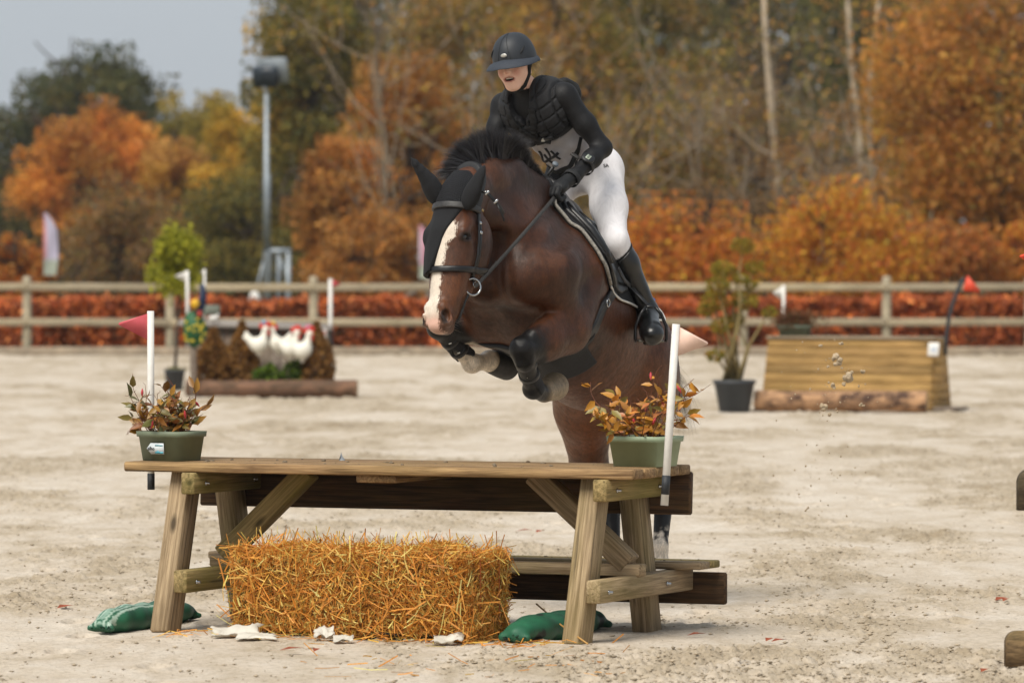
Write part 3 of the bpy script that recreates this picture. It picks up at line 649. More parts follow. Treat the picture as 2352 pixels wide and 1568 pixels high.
def chicken(px, py, D, face, crest, lab, s=1.0):
    c = P(px, py, D); root = thing('garden_chicken', lab, 'ornament', c-Z3*.17*s, 'white chicken ornaments on the box jump'); f = X3*face
    F = Field(); F.ell(c-Z3*.01*s, np.array((.105, .08, .095))*s, np.array([nrm(f+Z3*.25), Y3, nrm(Z3-f*.25)]), .04)
    F.cone(c+f*.05*s+Z3*.02*s, .055*s, c+f*.075*s+Z3*.17*s, .028*s, .04); F.ell(c+f*.085*s+Z3*.19*s, np.array((.037, .03, .033))*s, None, .03)
    F.cone(c-f*.08*s+Z3*.02*s, .05*s, c-f*.15*s+Z3*.13*s, .022*s, .04); F.cone(c-f*.09*s+Z3*.03*s, .04*s, c-f*.18*s+Z3*.08*s, .016*s, .03)
    F.cone(c-Z3*.05*s, .05*s, c-Z3*.13*s, .02*s, .03)
    V, Q = mesh_sdf(F, c-.3*s, c+.3*s, .017); sdf_obj('body', V, Q, plain('chicken_white', 'e3dfd2', .5, var=.05), root)
    red = plain('comb_red', 'c22c1c', .5); h = c+f*.085*s+Z3*.19*s; b = MB()
    for k in range(5): b.ball(h+f*(.035-.022*k)*s+Z3*(.038+.012*math.sin(k*1.2))*s, np.array((.024, .012, .040))*s, 8, 6)
    b.build('comb', red, root, True); b = MB(); b.ball(h+f*.03*s-Z3*.045*s, np.array((.018, .014, .048))*s, 8, 6); b.build('wattle', red, root, True)
    b = MB(); b.tube([h+f*.03*s, h+f*.065*s-Z3*.006*s], [.011*s, .002*s], 6); b.build('beak', plain('beak_yellow', 'c89a36', .5), root, True)
    if crest: MB().ball(h-f*.02*s+Z3*.07*s, .026*s, 10, 8).build('bow', plain('bow_'+crest, crest, .6), root, True)
chicken(594, 790, LD+.05, 1, '5fa8cf', 'white chicken ornament with a blue bow on its comb'); chicken(640, 790, LD+.10, -1, 'd9b13a', 'white chicken ornament with a yellow bow on its comb', .95)
chicken(666, 799, LD-.02, 1, None, 'white chicken ornament with a plain red comb'); chicken(694, 803, LD-.05, 1, 'd67a98', 'white chicken ornament with a pink bow on its comb', 1.05)
# peacock board on its post
pk = thing('peacock_board', 'painted peacock board on a wooden post beside the box jump', 'ornament', GD(443, LD-.15))
def flat(name, pts, D, mat, parent, t=.02):
    q = np.array([P(a, b, D) for a, b in pts]); o = q[0]; return MB().prism([(v[0]-o[0], v[2]-o[2]) for v in q], o, X3, Z3, Y3, t).build(name, mat, parent)
PG = plain('peacock_green', '1f5a34', .6, var=.2); PY = plain('peacock_yellow', 'c9b52c', .6); PB = plain('peacock_blue', '16294a', .5, var=.2)
flat('tail', [(430, 718), (446, 712), (462, 722), (474, 745), (474, 772), (463, 790), (446, 799), (430, 788), (421, 765), (422, 738)], LD-.2, PG, pk)
flat('neck', [(452, 722), (446, 705), (456, 690), (461, 668), (457, 656), (463, 650), (471, 658), (475, 680), (472, 704), (464, 722)], LD-.24, PB, pk)
flat('wing', [(440, 690), (452, 685), (459, 698), (450, 710), (438, 704)], LD-.27, plain('peacock_wing', 'd6a821', .6), pk); flat('breast', [(452, 718), (461, 712), (464, 726), (455, 730)], LD-.27, plain('peacock_red', 'a8382a', .6), pk)
b = MB(); rg = np.random.default_rng(6)
for k in range(26):
    a, c = rg.uniform(425, 470), rg.uniform(725, 790)
    if ((a-447)/26)**2+((c-757)/38)**2 < 1: b.lathe([(.0001, 0), (.017, 0), (.015, .006), (.0001, .007)], P(a, c, LD-.205), 8, -Y3)
stuff(b.build('tail_eyes', PY, pk))
beam('post', GD(444, LD-.15), P(444, 780, LD-.15), .075, .06, gw, pk)
def pole_flag(name, label, top, foot, D, r, tip, root_h, fm, parent=None, pm=None, black=None, group='marker flags on the jumps'):
    """white pole with a stiff triangular flag: tip (px, py) is the flag's point, root_h its edge along the pole"""
    root = thing(name, label, 'flag', P(*foot, D), group); a, c = P(*foot, D), P(*top, D)
    MB().tube([a, a*.5+c*.5, c], r, 14).build('pole', pm or WHITE, root, True)
    d = nrm(a-c); e0, e1 = c+d*.012, c+d*(.012+root_h); t = P(*tip, D-.01); sg = 1 if tip[0] > top[0] else -1
    e0 = e0+X3*sg*r*.8; e1 = e1+X3*sg*r*.8; m = t; v0, v1 = nrm(e0-m), nrm(e1-m); k = .07*np.linalg.norm(m-e0)
    pts = [e0, e1, m+v1*k*1.6, m+nrm(v0+v1)*k*.75+v1*k*.25, m+nrm(v0+v1)*k*.75+v0*k*.25, m+v0*k*1.6]; b = MB(); o = np.array(pts); n = len(pts)
    b.add(np.concatenate([o+np.array((0, .003, 0)), o-np.array((0, .003, 0))]), [tuple(range(n)), tuple(range(n, 2*n))[::-1]]+[(i, n+i, n+(i+1) % n, (i+1) % n) for i in range(n)])
    b.build('flag_blade', fm, root)
    if black: MB().tube([a*(1-t_)+c*t_ for t_ in black], r*1.06, 14).build('tape', BLK, root, True)
    return root
pole_flag('marker_flag', 'white flag on a white pole behind the peacock', (430, 621), (432, 800), LD+.95, .021, (400, 634), .13, WHITE)
pole_flag('marker_flag', 'small red flag on a white pole right of the chicken jump', (759, 640), (759, 862), LD+.75, .025, (784, 652), .10, REDF, black=(0.0, .47))
pole_flag('marker_flag', 'narrow white marker behind the lime tree crown', (470, 618), (470, 760), LD+1.6, .015, (462, 626), .06, WHITE)
# standard tree in a pot
sd_ = thing('potted_tree', 'lime green standard tree in a black pot by the peacock', 'potted tree', GD(402, 71.5)); pD = 71.5; s = FPX/pD; p0 = GD(401, pD)
potm = plain('pot_plastic', '3b3f44', .6, var=.12, scale=12)
def pot(p0, r0, r1, h, parent, mat=potm, name='pot'):
    return MB().lathe([(.001, .0), (r0, 0), (r0+(r1-r0)*.9, h*.88), (r1*1.04, h*.89), (r1*1.06, h), (r1*.97, h), (r1*.93, h*.9), (.001, h*.88)], p0, 28).build(name, mat, parent, True)
pot(p0, .10, .13, .26, sd_); MB().tube([p0+Z3*.2, GD(406, pD, .6), GD(412, pD, 1.1), GD(414, pD, 1.35)], [.022, .02, .018, .015], 8).build('trunk', BARK, sd_, True)
rg = np.random.default_rng(210); n = 5200; c = np.array([P(416, 606, pD)]); k = 30; u = rg.normal(size=(k, 3)); u /= np.linalg.norm(u, axis=1)[:, None]; cc = c+u*np.array((.25, .22, .38))*rg.uniform(.4, 1.1, k)[:, None]+np.array((0, 0, .04)); cc[:, 0] += .10*(cc[:, 2]-c[0, 2] < -.1)*rg.normal(0, 1, k)
C = cc[rg.integers(0, k, n)]+rg.normal(0, .075, (n, 3)); leaves('crown', C, .034, palette(['7a7a1e', '8c8a26', '666a1c', '9a9430', '55581c'], [3, 3, 2, 2, 1], n, rg), sd_, 7)
C = p0+np.array((0, 0, .25))+rg.normal(0, .05, (200, 3))*np.array((1, 1, .3)); leaves('moss', C, .02, palette(['6f6a24', '55541f'], [1, 1], 200, rg), sd_, 8)
MB().box(P(486, 712, LD+.9), X3, Y3, Z3, .20, .14, .12, .01).build('trough', plain('trough_grey', '6e7468', .7), thing('small_planter', 'small grey planter standing on top of the chicken jump', 'planter', P(486, 724, LD+.9)))
F = Field(); c = P(490, 731, LD+.6); F.ell(c, (.06, .04, .035), None, .02); F.cone(c+X3*.03, .02, c+X3*.06+Z3*.05, .012, .02); V, Q = mesh_sdf(F, c-.12, c+.12, .012)
tag(sdf_obj('white_bird', V, Q, WHITE), 'small white bird ornament on the top board', 'ornament')
# --- right: plank wedge jump
RD = 62.4; px2 = lambda a, D=RD: (a-1176)/FPX*D
wj = thing('plank_jump', 'yellow brown plank wedge jump with number plate', 'jump', GD(1950, RD)); pln = wood('yellow_planks', 'bf9a62', '8f7040', .10, stain=.4)
fl_, fr2 = GD(1748, RD+.60), GD(2136, RD-.13); ux = nrm(fr2-fl_); uy = np.cross(Z3, ux); Lw_ = np.linalg.norm(fr2-fl_); H = .775; npl = 8
for k in range(npl):
    z = (k+.5)/npl; sh_ = .20*z; ins = .02*z
    beam('plank', fl_+ux*ins+uy*sh_+Z3*H*z, fr2-ux*ins*.4+uy*sh_+Z3*H*z, .03, H/npl*.985, pln, wj, side=nrm(Z3+uy*.26), bev=.004)
    beam('end_plank', fr2-ux*ins*.4+uy*(sh_+.03)+Z3*(H*z+.0), fr2-ux*(ins*.4)+uy*(.75-sh_)+Z3*(H*z), .03, H/npl*.985, pln, wj, side=nrm(Z3-ux*.04), bev=.004)
    beam('end_plank', fl_+ux*ins+uy*(sh_+.03)+Z3*(H*z), fl_+ux*ins+uy*(.75-sh_)+Z3*(H*z), .03, H/npl*.955, pln, wj, side=Z3, bev=.008)
beam('top_plank', fl_+uy*.36+Z3*(H+.015), fr2+uy*.36+Z3*(H+.015), .40, .035, wood('grey_cap', 'a3937d', '80715d', 0), wj)
beam('foot_board', fr2+ux*-.02+uy*.3+Z3*.02, fr2+ux*.27+uy*.3+Z3*.02, .5, .035, gw, wj)
q = P(2144, 802, RD-.12); nf_ = nrm(-uy+Z3*.25); plate = MB().box(q, ux, nrm(Z3+uy*.25), nf_, .125, .150, .008, .002).build('number_plate', WHITE, wj)
V, Fs = text_mesh('15', .075); MB().add(q+nf_*.0055+V[:, :1]*ux+V[:, 1:2]*nrm(Z3+uy*.25), Fs).build('plate_number', plain('plate_blue', '4a86b8', .5), plate)
log('tree_log', 'light barked log lying before the plank jump', GD(1735, RD-.30)+Z3*.115, GD(2130, RD-.72)+Z3*.115, .115, bark_log('log_bark_pale', 'b58d68', '5b4030', '4a3428'), ENDM)
pD = 62.0; p0 = GD(1687, pD); tp_ = thing('potted_topiary', 'cloud pruned topiary in a dark pot beside the plank jump', 'potted tree', p0); pot(p0, .165, .225, .345, tp_)
balls = [(1687+(a-1687)*1.12, b, c*1.06) for a, b, c in [(1704, 565, 30), (1664, 618, 33), (1728, 612, 24), (1652, 655, 33), (1700, 640, 22), (1646, 692, 37), (1706, 690, 36), (1630, 712, 24), (1758, 716, 20), (1662, 748, 30), (1648, 815, 24), (1690, 735, 24), (1722, 655, 18)]]
rg = np.random.default_rng(220); C = []; cols = []; st = MB()
for k, (a, b_, r_) in enumerate(balls):
    c = P(a, b_, pD+rg.normal(0, .08)); r_ = r_*.84; n = int(400*(r_/30)**2); d = rg.normal(size=(n, 3)); d /= np.linalg.norm(d, axis=1)[:, None]; C.append(c+d*(r_/FPX*pD*np.array((1.05, 1, .72)))*rg.uniform(.6, 1.05, n)[:, None])
    tone = 1.0 if d is None else (.75+.4*(d[:, 2:3]*.5+.5)*0+.25); cl = palette(['6e661e', '827226', '555416', '956f2e', '7a5c26'], [3, 3, 3, 1+k % 2, 1+(k % 3 == 0)*2], n, rg); cols.append(cl)
    m1 = p0+np.array((rg.normal(0, .05), rg.normal(0, .04), .33)); m2 = (m1+c)/2+np.array((rg.normal(0, .06), rg.normal(0, .05), .02)); st.tube([m1, m2, c], [.020, .014, .007], 6)
leaves('crown', np.concatenate(C), .022, np.concatenate(cols), tp_, 11); st.build('stems', plain('topiary_stem', '84744a', .9), tp_, True)
# planter and flags on the plank jump
pp = P(1826, 762, RD+.8); wp = thing('planter_box', 'grey green planter with brown heather on the plank jump', 'planter', P(1826, 778, RD+.8))
def trough(c0, ex, ey, L, W_, H, parent, mat, flare=.10):
    b = MB(); V = []
    prof = [(1-flare, 0), (1-flare*.25, H*.80), (1.03, H*.82), (1.05, H), (.97, H), (.93, H*.8)]
    for s_, z in prof:
        for a, c in ((-1, -1), (1, -1), (1, 1), (-1, 1)): V.append(c0+ex*a*L/2*s_+ey*c*W_/2*s_+Z3*z)
    n = 4; m = len(prof); b.add(V, [(i*n+k, i*n+(k+1) % n, (i+1)*n+(k+1) % n, (i+1)*n+k) for i in range(m-1) for k in range(n)]+[(3, 2, 1, 0), tuple((m-1)*n+k for k in range(n))]); return b.build('box', mat, parent)
trough(P(1826, 778, RD+.8), ux, uy, .345, .18, .15, wp, plain('planter_far', '66705f', .6))
rg = np.random.default_rng(230); n = 1500; C = P(1826, 735, RD+.8)+rg.normal(0, 1, (n, 3))*np.array((.11, .05, .055)); leaves('heather', C, .022, palette(['5c3a26', '6c4630', '4a2e20', '765238', '524a2c'], [3, 3, 2, 1, 1], n, rg), wp, 12)
pole_flag('marker_flag', 'white flag on a white pole behind the far planter', (1800, 655), (1800, 778), RD+.95, .020, (1774, 672), .16, WHITE)
of = thing('marker_flag', 'orange flag on a bent black pole at the plank jump', 'flag', P(2170, 806, RD-.1), 'marker flags on the jumps')
MB().tube([P(a, b_, RD-.1) for a, b_ in ((2171, 815), (2173, 780), (2178, 740), (2187, 700), (2200, 665), (2214, 638))], .022, 12).build('pole', BLK, of, True)
flat('flag_blade', [(2222, 632), (2212, 664), (2216, 668), (2250, 671), (2252, 667)], RD-.12, ORNF, of, .006)
# --- beyond the fence: feather flags, floodlight mast, tape, cars
def feather(px, y0, y1, w, D, lab, cols):
    root = thing('feather_flag', lab, 'flag', GD(px, D), 'feather flags beyond the hedge'); n = 14; sA = []
    for i in range(n+1):
        t = i/n; y = y0+(y1-y0)*t; wr = w*np.interp(t, [0, .12, .3, .7, 1], [.15, .6, .95, 1.0, .85]); sA.append((px+w*.5-wr if False else px-w*.5, y, px-w*.5+wr))
    V = []; c = []
    for i, (a, y, b_) in enumerate(sA):
        for k in range(4):
            f = k/3; V.append(P(a+(b_-a)*f, y, D+.02*math.sin(f*5+i*.5))); t = i/n
            cc = np.array(rgb(cols[0 if f < .2 else 1])[:3]) if t < .78 else np.array(rgb(cols[2])[:3]); c.append(cc)
    V = np.array(V); V2 = V+np.array((0, .012, 0)); Fs = [(i*4+k, i*4+k+1, (i+1)*4+k+1, (i+1)*4+k) for i in range(n) for k in range(3)]; N = len(V)
    b = MB(); b.add(np.concatenate([V, V2]), [f[::-1] for f in Fs]+[tuple(v+N for v in f) for f in Fs], np.concatenate([c, c])); b.build('banner', vcol('banner_cloth', .8), root, True, colors=True)
    MB().tube([GD(px+w*.45, D), P(px+w*.52, y0+(y1-y0)*.5, D), P(px+w*.42, y0+18, D), P(px-w*.2, y0-2, D)], .014, 6).build('pole', BLK, root, True)
feather(117, 488, 632, 34, 104, 'white and violet feather flag rising behind the left hedge', ('cf7a74', 'b9b2c6', '9fa596')); feather(977, 516, 640, 30, 104, 'pink and white feather flag behind the horse muzzle', ('c9bcc6', 'c98fa0', 'a9b0a0'))
MD = 112.0; galv = plain('galvanised', '98a0a6', .5, .5, .15, 6)
mast = thing('floodlight_mast', 'grey floodlight mast with a dark lamp head and braced frame', 'floodlight', GD(614, MD))
MB().tube([GD(614, MD, -.05), P(614, 578, MD), P(613, 575, MD)], [.088, .085, .083], 14).build('lower_mast', galv, mast, True)
MB().tube([P(613, 576, MD), P(613, 400, MD), P(612, 398, MD), P(612, 215, MD)], [.072, .068, .055, .045], 14).build('upper_mast', galv, mast, True)
F_l = nrm((-.35, -.9, -.25)); hx = nrm(np.cross((0, 0, 1), F_l)); hy = np.cross(F_l, hx)
MB().box(P(610, 177, MD), hx, hy, F_l, .52, .42, .22, .05).build('lamp_head', plain('lamp_dark', '2b333b', .3, var=.3, scale=6), mast)
MB().box(P(622, 165, MD)-F_l*.12, hx, hy, F_l, .62, .50, .05, .01).build('lamp_hood', galv, mast); MB().tube([P(612, 216, MD), P(606, 196, MD)], .04, 8).build('bracket', galv, mast)
MB().tube([P(610, 577, MD), P(668, 577, MD)], .06, 8).build('cross_beam', galv, mast); MB().tube([P(662, 578, MD), GD(662, MD)], .055, 8).build('frame_post', galv, mast); MB().tube([P(640, 578, MD+.4), GD(640, MD+.4)], .045, 8).build('frame_post', galv, mast)
MB().tube([P(642, 590, MD), P(660, 650, MD)], .025, 6).build('brace', galv, mast); MB().tube([P(606, 600, MD), P(590, 660, MD), GD(586, MD)], .025, 6).build('brace', galv, mast)
F = Field(); c = P(585, 688, 104); F.ell(c, (.11, .1, .16), None, .03); F.cone(c-Z3*.1, .07, c-Z3*.28, .03, .03); V, Q = mesh_sdf(F, c-.4, c+.4, .03)
tag(sdf_obj('white_lantern', V, Q, WHITE), 'pale rounded lamp standing behind the hedge below the mast', 'lamp')
for (a, b_), lab in (((-30, 105), 'red and white barrier tape at the left end of the hedge'), ((485, 590), 'red and white barrier tape behind the hedge near the mast')):
    root = thing('barrier_tape', lab, 'tape', P((a+b_)/2, 697, 98.9), 'barrier tapes behind the hedge'); k0 = a; i = 0
    while k0 < b_:
        beam('stripe', P(k0, 697+2*math.sin(k0*.05), 98.9), P(k0+11, 697+2*math.sin((k0+11)*.05), 98.9), .004, .055, (WHITE, REDF)[i % 2], root, bev=0); k0 += 11; i += 1
br = thing('wooden_brace', 'wooden post with a slanting brace beyond the hedge by the muzzle', 'post', GD(985, 99.5)); beam('post', GD(985, 99.5), P(985, 640, 99.5), .11, .11, gw, br); beam('brace', P(880, 712, 99.4), P(975, 655, 99.4), .07, .07, gw, br)
# ================================================================== the horse
HPHI = R(24); HFv = np.array((-math.sin(HPHI), -math.cos(HPHI), 0)); HLv = np.array((math.cos(HPHI), -math.sin(HPHI), 0))
WI = P(1275, 472, 28.15); PITCH = R(29)
def T(s, h, b=0.0):
    """trunk: s back from the withers along the spine, h below it, b to the horse's left"""
    a = -s*math.cos(PITCH)+h*math.sin(PITCH); c = WI[2]-s*math.sin(PITCH)-h*math.cos(PITCH)
    q = WI+HFv*a+HLv*b; q[2] = c; return q
TA = np.array([-(HFv*math.cos(PITCH)+np.array((0, 0, math.sin(PITCH)))), HFv*math.sin(PITCH)-np.array((0, 0, math.cos(PITCH))), HLv])   # rows: back, down, left
HP = P(1048, 408, 27.24); HM = P(1013, 752, 27.10); HS = np.linalg.norm(HM-HP)/.70
E_d = nrm(HM-HP); _l = np.array((math.cos(R(39)), -math.sin(R(39)), 0)); E_l = nrm(_l-E_d*np.dot(_l, E_d)); E_f = np.cross(E_d, E_l)
HA = np.array([E_l, E_f, E_d])
def hd(l, f, d): return HP+(E_l*l+E_f*f+E_d*d)*HS
def hloc(p): return ((p-HP)@HA.T)/HS
hz = Field(); B2 = (-1, 1)
# trunk
hz.cone(T(.06, .42), .35, T(.70, .38), .345, .10, HLv, .84)
hz.cone(T(.20, .18), .15, T(.85, .20), .16, .12)
hz.cone(T(-.10, .15), .085, T(.28, .12), .10, .10, HLv, .75)
hz.cone(T(.55, .42), .27, T(.92, .36), .24, .12, HLv, .88)
for b in B2:
    hz.ell(T(.97, .28, .12*b), (.26, .23, .18), TA, .10)
    hz.ell(T(1.14, .38, .13*b), (.17, .22, .15), TA, .10)
hz.cone(T(-.05, .46), .31, T(-.29, .48), .225, .12, HLv, .88)
for b in B2:
    hz.cone(T(.02, .20, .11*b), .08, T(-.25, .50, .215*b), .12, .09)
    hz.ell(T(-.37, .60, .105*b), (.13, .15, .115), TA, .07)
    hz.cone(T(.0, .38, .215*b), .125, T(.02, .62, .215*b), .10, .06)
    hz.cone(T(-.33, .56, .18*b), .12, T(-.04, .66, .20*b), .11, .07)
    hz.cone(T(.12, .34, .225*b), .07, T(.10, .60, .22*b), .07, .08)
# neck
NL = np.array((math.cos(R(31)), -math.sin(R(31)), 0))
n0, n1, n2, n3 = P(1092, 462, 27.47), P(1148, 490, 27.66), P(1192, 545, 27.86), T(-.12, .40)
hz.cone(n0, .125, n1, .170, .08, NL, .68); hz.cone(n1, .170, n2, .205, .08, NL, .64); hz.cone(n2, .205, n3, .27, .10, HLv, .66)
hz.cone(P(1105, 440, 27.50), .11, P(1160, 450, 27.70), .14, .07, NL, .46); hz.cone(P(1160, 450, 27.70), .14, P(1215, 500, 27.94), .16, .07, NL, .42); hz.cone(P(1215, 500, 27.94), .16, T(.0, .20), .16, .08, HLv, .48)
crest = [P(1082, 432, 27.38), P(1122, 404, 27.53), P(1172, 402, 27.72), P(1224, 440, 27.97), P(1262, 488, 28.13)]
hz.chain(crest, [.055, .062, .064, .062, .06], .06)
for b in B2:      # jugular groove and the muscles of the neck's side
    hz.cone(n0+NL*.045*b+np.array((0, 0, -.06)), .055, T(-.34, .40, .11*b), .075, .06)
    hz.cone(n1+NL*.055*b+np.array((0, 0, .0)), .055, T(-.14, .36, .11*b), .075, .08)
for b in B2:
    hz.cone(T(-.16, .16, .20*b), .018, T(-.45, .50, .27*b), .022, .07, sub=True)          # neck meets shoulder
    hz.cone(T(-.06, .44, .345*b), .018, T(-.14, .56, .35*b), .018, .06, sub=True)        # blade meets upper arm
    hz.cone(T(.18, .46, .36*b), .020, T(.15, .60, .36*b), .020, .07, sub=True)          # behind the triceps
    hz.cone(T(.84, .14, .33*b), .02, T(.80, .52, .36*b), .02, .09, sub=True)             # flank
hz.cone(T(-.56, .48), .016, T(-.40, .82), .016, .08, sub=True)                           # between the breast muscles
N_TR = len(hz.ops)
# fore legs: near (left) folded to the right of the picture, off (right) folded under the muzzle
EL, KL, FL_, PL_ = P(1303, 757, 27.74), P(1201, 804, 27.44), P(1224, 893, 27.64), P(1250, 903, 27.76)
hz.cone(T(.0, .58, .20), .125, EL, .108, .035)
hz.cone(EL, .112, P(1252, 780, 27.59), .092, .025); hz.cone(P(1252, 780, 27.59), .092, KL, .064, .03)
hz.cone(P(1296, 722, 27.66), .055, P(1226, 772, 27.47), .045, .025)
hz.cone(P(1308, 782, 27.74), .06, P(1240, 814, 27.55), .046, .03)
hz.ell(KL+np.array((-.006, -.004, .010)), (.053, .052, .056), None, .025); hz.ell(KL+np.array((.008, .004, -.052)), (.049, .047, .052), None, .02); hz.cone(KL+np.array((-.030, -.03, .035)), .020, KL+np.array((-.016, -.03, -.07)), .018, .015); hz.cone(KL+np.array((.030, -.03, .02)), .018, KL+np.array((.036, -.02, -.06)), .016, .015)
hz.cone(KL+np.array((0.01, .03, -.05)), .048, FL_, .040, .02); hz.ell(FL_, (.046, .046, .046), None, .02); hz.cone(FL_, .046, PL_, .041, .02)
hz.cone(P(1250, 899, 27.76), .052, P(1274, 887, 27.90), .070, .012)
ER, KR, FR_, PR_ = P(1150, 742, 28.03), P(1008, 752, 27.86), P(1084, 834, 28.02), P(1118, 830, 28.1)
hz.cone(T(-.08, .58, -.19), .13, ER, .115, .07); hz.cone(ER, .115, P(1075, 746, 27.95), .085, .05); hz.cone(P(1075, 746, 27.95), .085, KR, .056, .04)
hz.cone(KR, .056, P(1030, 775, 27.9), .042, .02); hz.cone(P(1030, 775, 27.9), .038, FR_, .041, .02); hz.ell(FR_, (.046, .046, .046), None, .02); hz.cone(FR_, .044, PR_, .039, .02)
hz.cone(P(1124, 829, 28.12), .056, P(1152, 835, 28.22), .066, .012)
# hind legs
for b, S_, K_, F_ in ((1, P(1452, 930, 28.95), P(1528, 1112, 29.22), P(1516, 1296, 29.08)), (-1, P(1342, 940, 29.02), P(1402, 1146, 29.42), P(1408, 1296, 29.36))):
    hip = T(.98, .36, .15*b)
    hz.cone(hip, .215, S_, .155, .10, HLv, .85); hz.cone(T(1.16, .40, .14*b), .15, S_+np.array((.04, .14, -.02)), .11, .10)
    mid = P(1492, 1048, 29.12) if b > 0 else P(1353, 1068, 29.26)
    hz.cone(S_, .150, mid, .092, .06); hz.cone(mid, .090, K_, .060, .05)
    hz.cone(mid+np.array((.02, .05, .02)), .045, K_+np.array((.01, .055, .035)), .03, .03)
    hz.cone(K_+np.array((.0, .02, -.01)), .052, F_+np.array((0, .0, .09)), .037, .03); hz.cone(F_+np.array((0, 0, .09)), .037, F_, .046, .03)
    gy = F_+np.array((-.02, -.06, 0)); gy[2] = .10
    hz.cone(F_, .045, gy, .042, .02); g2 = gy+np.array((-.02, -.05, 0)); g2[2] = .062
    hz.cone(gy*.5+g2*.5, .052, g2, .060, .015)
# head (left, forward, down the face)
def hc(p0, r0, p1, r1, k=.03, ax=None, sq=1.): hz.cone(hd(*p0), r0*HS, hd(*p1), r1*HS, k, ax, sq)
def he(c, r, k=.03, sub=False): hz.ell(hd(*c), np.array(r)*HS, HA, k, sub)
EYE = (.098, .012, .285)
hc((0, -.09, .09), .10, (0, -.10, .03), .10, .06, E_l, .8)
he((0, -.035, .10), (.086, .092, .105), .04)
he((0, -.012, .215), (.098, .078, .13), .05)
hc((0, .006, .27), .066, (0, .014, .58), .050, .04)
for b in B2:
    hc((.054*b, -.016, .31), .054, (.036*b, -.008, .57), .044, .035)
    he((.058*b, -.112, .285), (.046, .112, .140), .028)
    hc((.044*b, -.155, .37), .043, (.022*b, -.050, .62), .032, .03)
    hc((.078*b, -.015, .215), .026, (.090*b, .020, .262), .024, .025)      # bone over the eye
    hc((.094*b, .004, .262), .013, (.103*b, -.014, .298), .013, .014)      # lids
    hc((.092*b, .030, .288), .011, (.099*b, -.008, .310), .011, .014)
    hc((.093*b, -.03, .320), .013, (.070*b, -.022, .45), .012, .022)       # facial crest
    he((.106*b, .010, .285), (.010, .023, .0125), .006, True)               # eye opening
    hc((.070*b, -.05, .36), .03, (.05*b, -.045, .52), .03, .03)
he((0, .004, .640), (.064, .064, .074), .035)
for b in B2:
    hc((.038*b, .046, .618), .028, (.053*b, .030, .676), .031, .02)
he((0, .012, .700), (.048, .046, .034), .025); he((0, -.036, .690), (.037, .037, .037), .02)
for b in B2:
    he((.064*b, .053, .664), (.019, .027, .033), .010, True)               # nostril
    hc((.048*b, .072, .655), .007, (.064*b, .042, .690), .008, .01)
    hc((.052*b, -.018, .675), .006, (.03*b, -.012, .712), .006, .01)       # corner of the mouth
hz.cone(hd(-.05, -.016, .698), .004, hd(.05, -.016, .698), .004, .008, sub=True)
def horse_mesh():
    pts = np.array([T(1.3, .3), T(-.5, .5), KL, KR, hd(0, .1, .72), crest[2], P(1528, 1365, 29.4), P(1408, 1365, 29.4), T(1.0, .2, .4), T(1.0, .2, -.4)])
    fr = np.array([HFv, HLv, (0, 0, 1.)])        # grid laid along the horse
    q = pts@fr.T; lo = q.min(0)-.3; hi = q.max(0)+.3; lo[2] = -.02
    V, Q = mesh_sdf(lambda p: hz(p@fr), lo, hi, .0093, lambda p, c, r: hz.blocks(p@fr, c@fr, r))
    return V@fr, Q
HV, HQ = horse_mesh()
# coat: bay, black points, white blaze and socks
def sstep(a, b, x): t = np.clip((x-a)/(b-a), 0, 1); return t*t*(3-2*t)
def seg_t(p, a, b):
    ab = b-a; t = ((p-a)@ab)/np.dot(ab, ab); return t, np.linalg.norm(p-a-np.clip(t, 0, 1)[:, None]*ab, axis=1)
def mixc(c, k, col): return c*(1-k[:, None])+np.asarray(rgb(col)[:3])[None]*k[:, None]
nz = fbm(HV*4, 3, 3); nf = fbm(HV*38, 3, 5)
hcol = np.tile(np.array(rgb('4f2c18')[:3]), (len(HV), 1))
loc = (HV-WI)@TA.T                               # s, h, b
hcol = mixc(hcol, np.clip(.5+nz*.9, 0, 1)*.75, '29170e')
hcol = mixc(hcol, sstep(.3, .9, fbm(HV*6.5, 3, 31)+.35)*.45, '603c27')
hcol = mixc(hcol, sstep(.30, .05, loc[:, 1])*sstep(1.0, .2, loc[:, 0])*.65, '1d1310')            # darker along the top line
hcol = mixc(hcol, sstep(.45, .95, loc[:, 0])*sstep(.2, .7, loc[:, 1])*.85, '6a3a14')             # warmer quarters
hl = hloc(HV); onhead = (hl[:, 2] > -.03) & (np.abs(hl[:, 0]) < .135) & (hl[:, 1] > -.24) & (hl[:, 1] < .12) & (HV[:, 1] < HP[1]+.2)
hk = onhead*sstep(-.22, -.10, hl[:, 1])
hcol = mixc(hcol, hk*sstep(.2, .5, hl[:, 2])*.75, '623c24')
hcol = mixc(hcol, hk*sstep(.13, .05, np.abs(hl[:, 2]-.33))*.5, '3d271d')
wob = nf*.010
bl = np.interp(hl[:, 2], [.17, .22, .29, .32, .38, .45, .54, .62, .67, .73], [.02, .062, .072, .036, .030, .022, .020, .026, .034, .03])
br = np.interp(hl[:, 2], [.15, .2, .3, .45, .58, .65, .73], [0, -.02, -.05, -.045, -.05, -.055, -.03])
bz = hk*sstep(-.004, .004, bl-hl[:, 0]+wob)*sstep(-.004, .004, hl[:, 0]-br+wob)*sstep(.155, .19, hl[:, 2])*(hl[:, 1] > -.0)
bzd = np.where(hk > .3, np.minimum(np.minimum(bl-hl[:, 0], hl[:, 0]-br), np.minimum(hl[:, 2]-.172, hl[:, 1]+.01)), -.05)
pk = hk*sstep(.63, .69, hl[:, 2]+nf*.01)

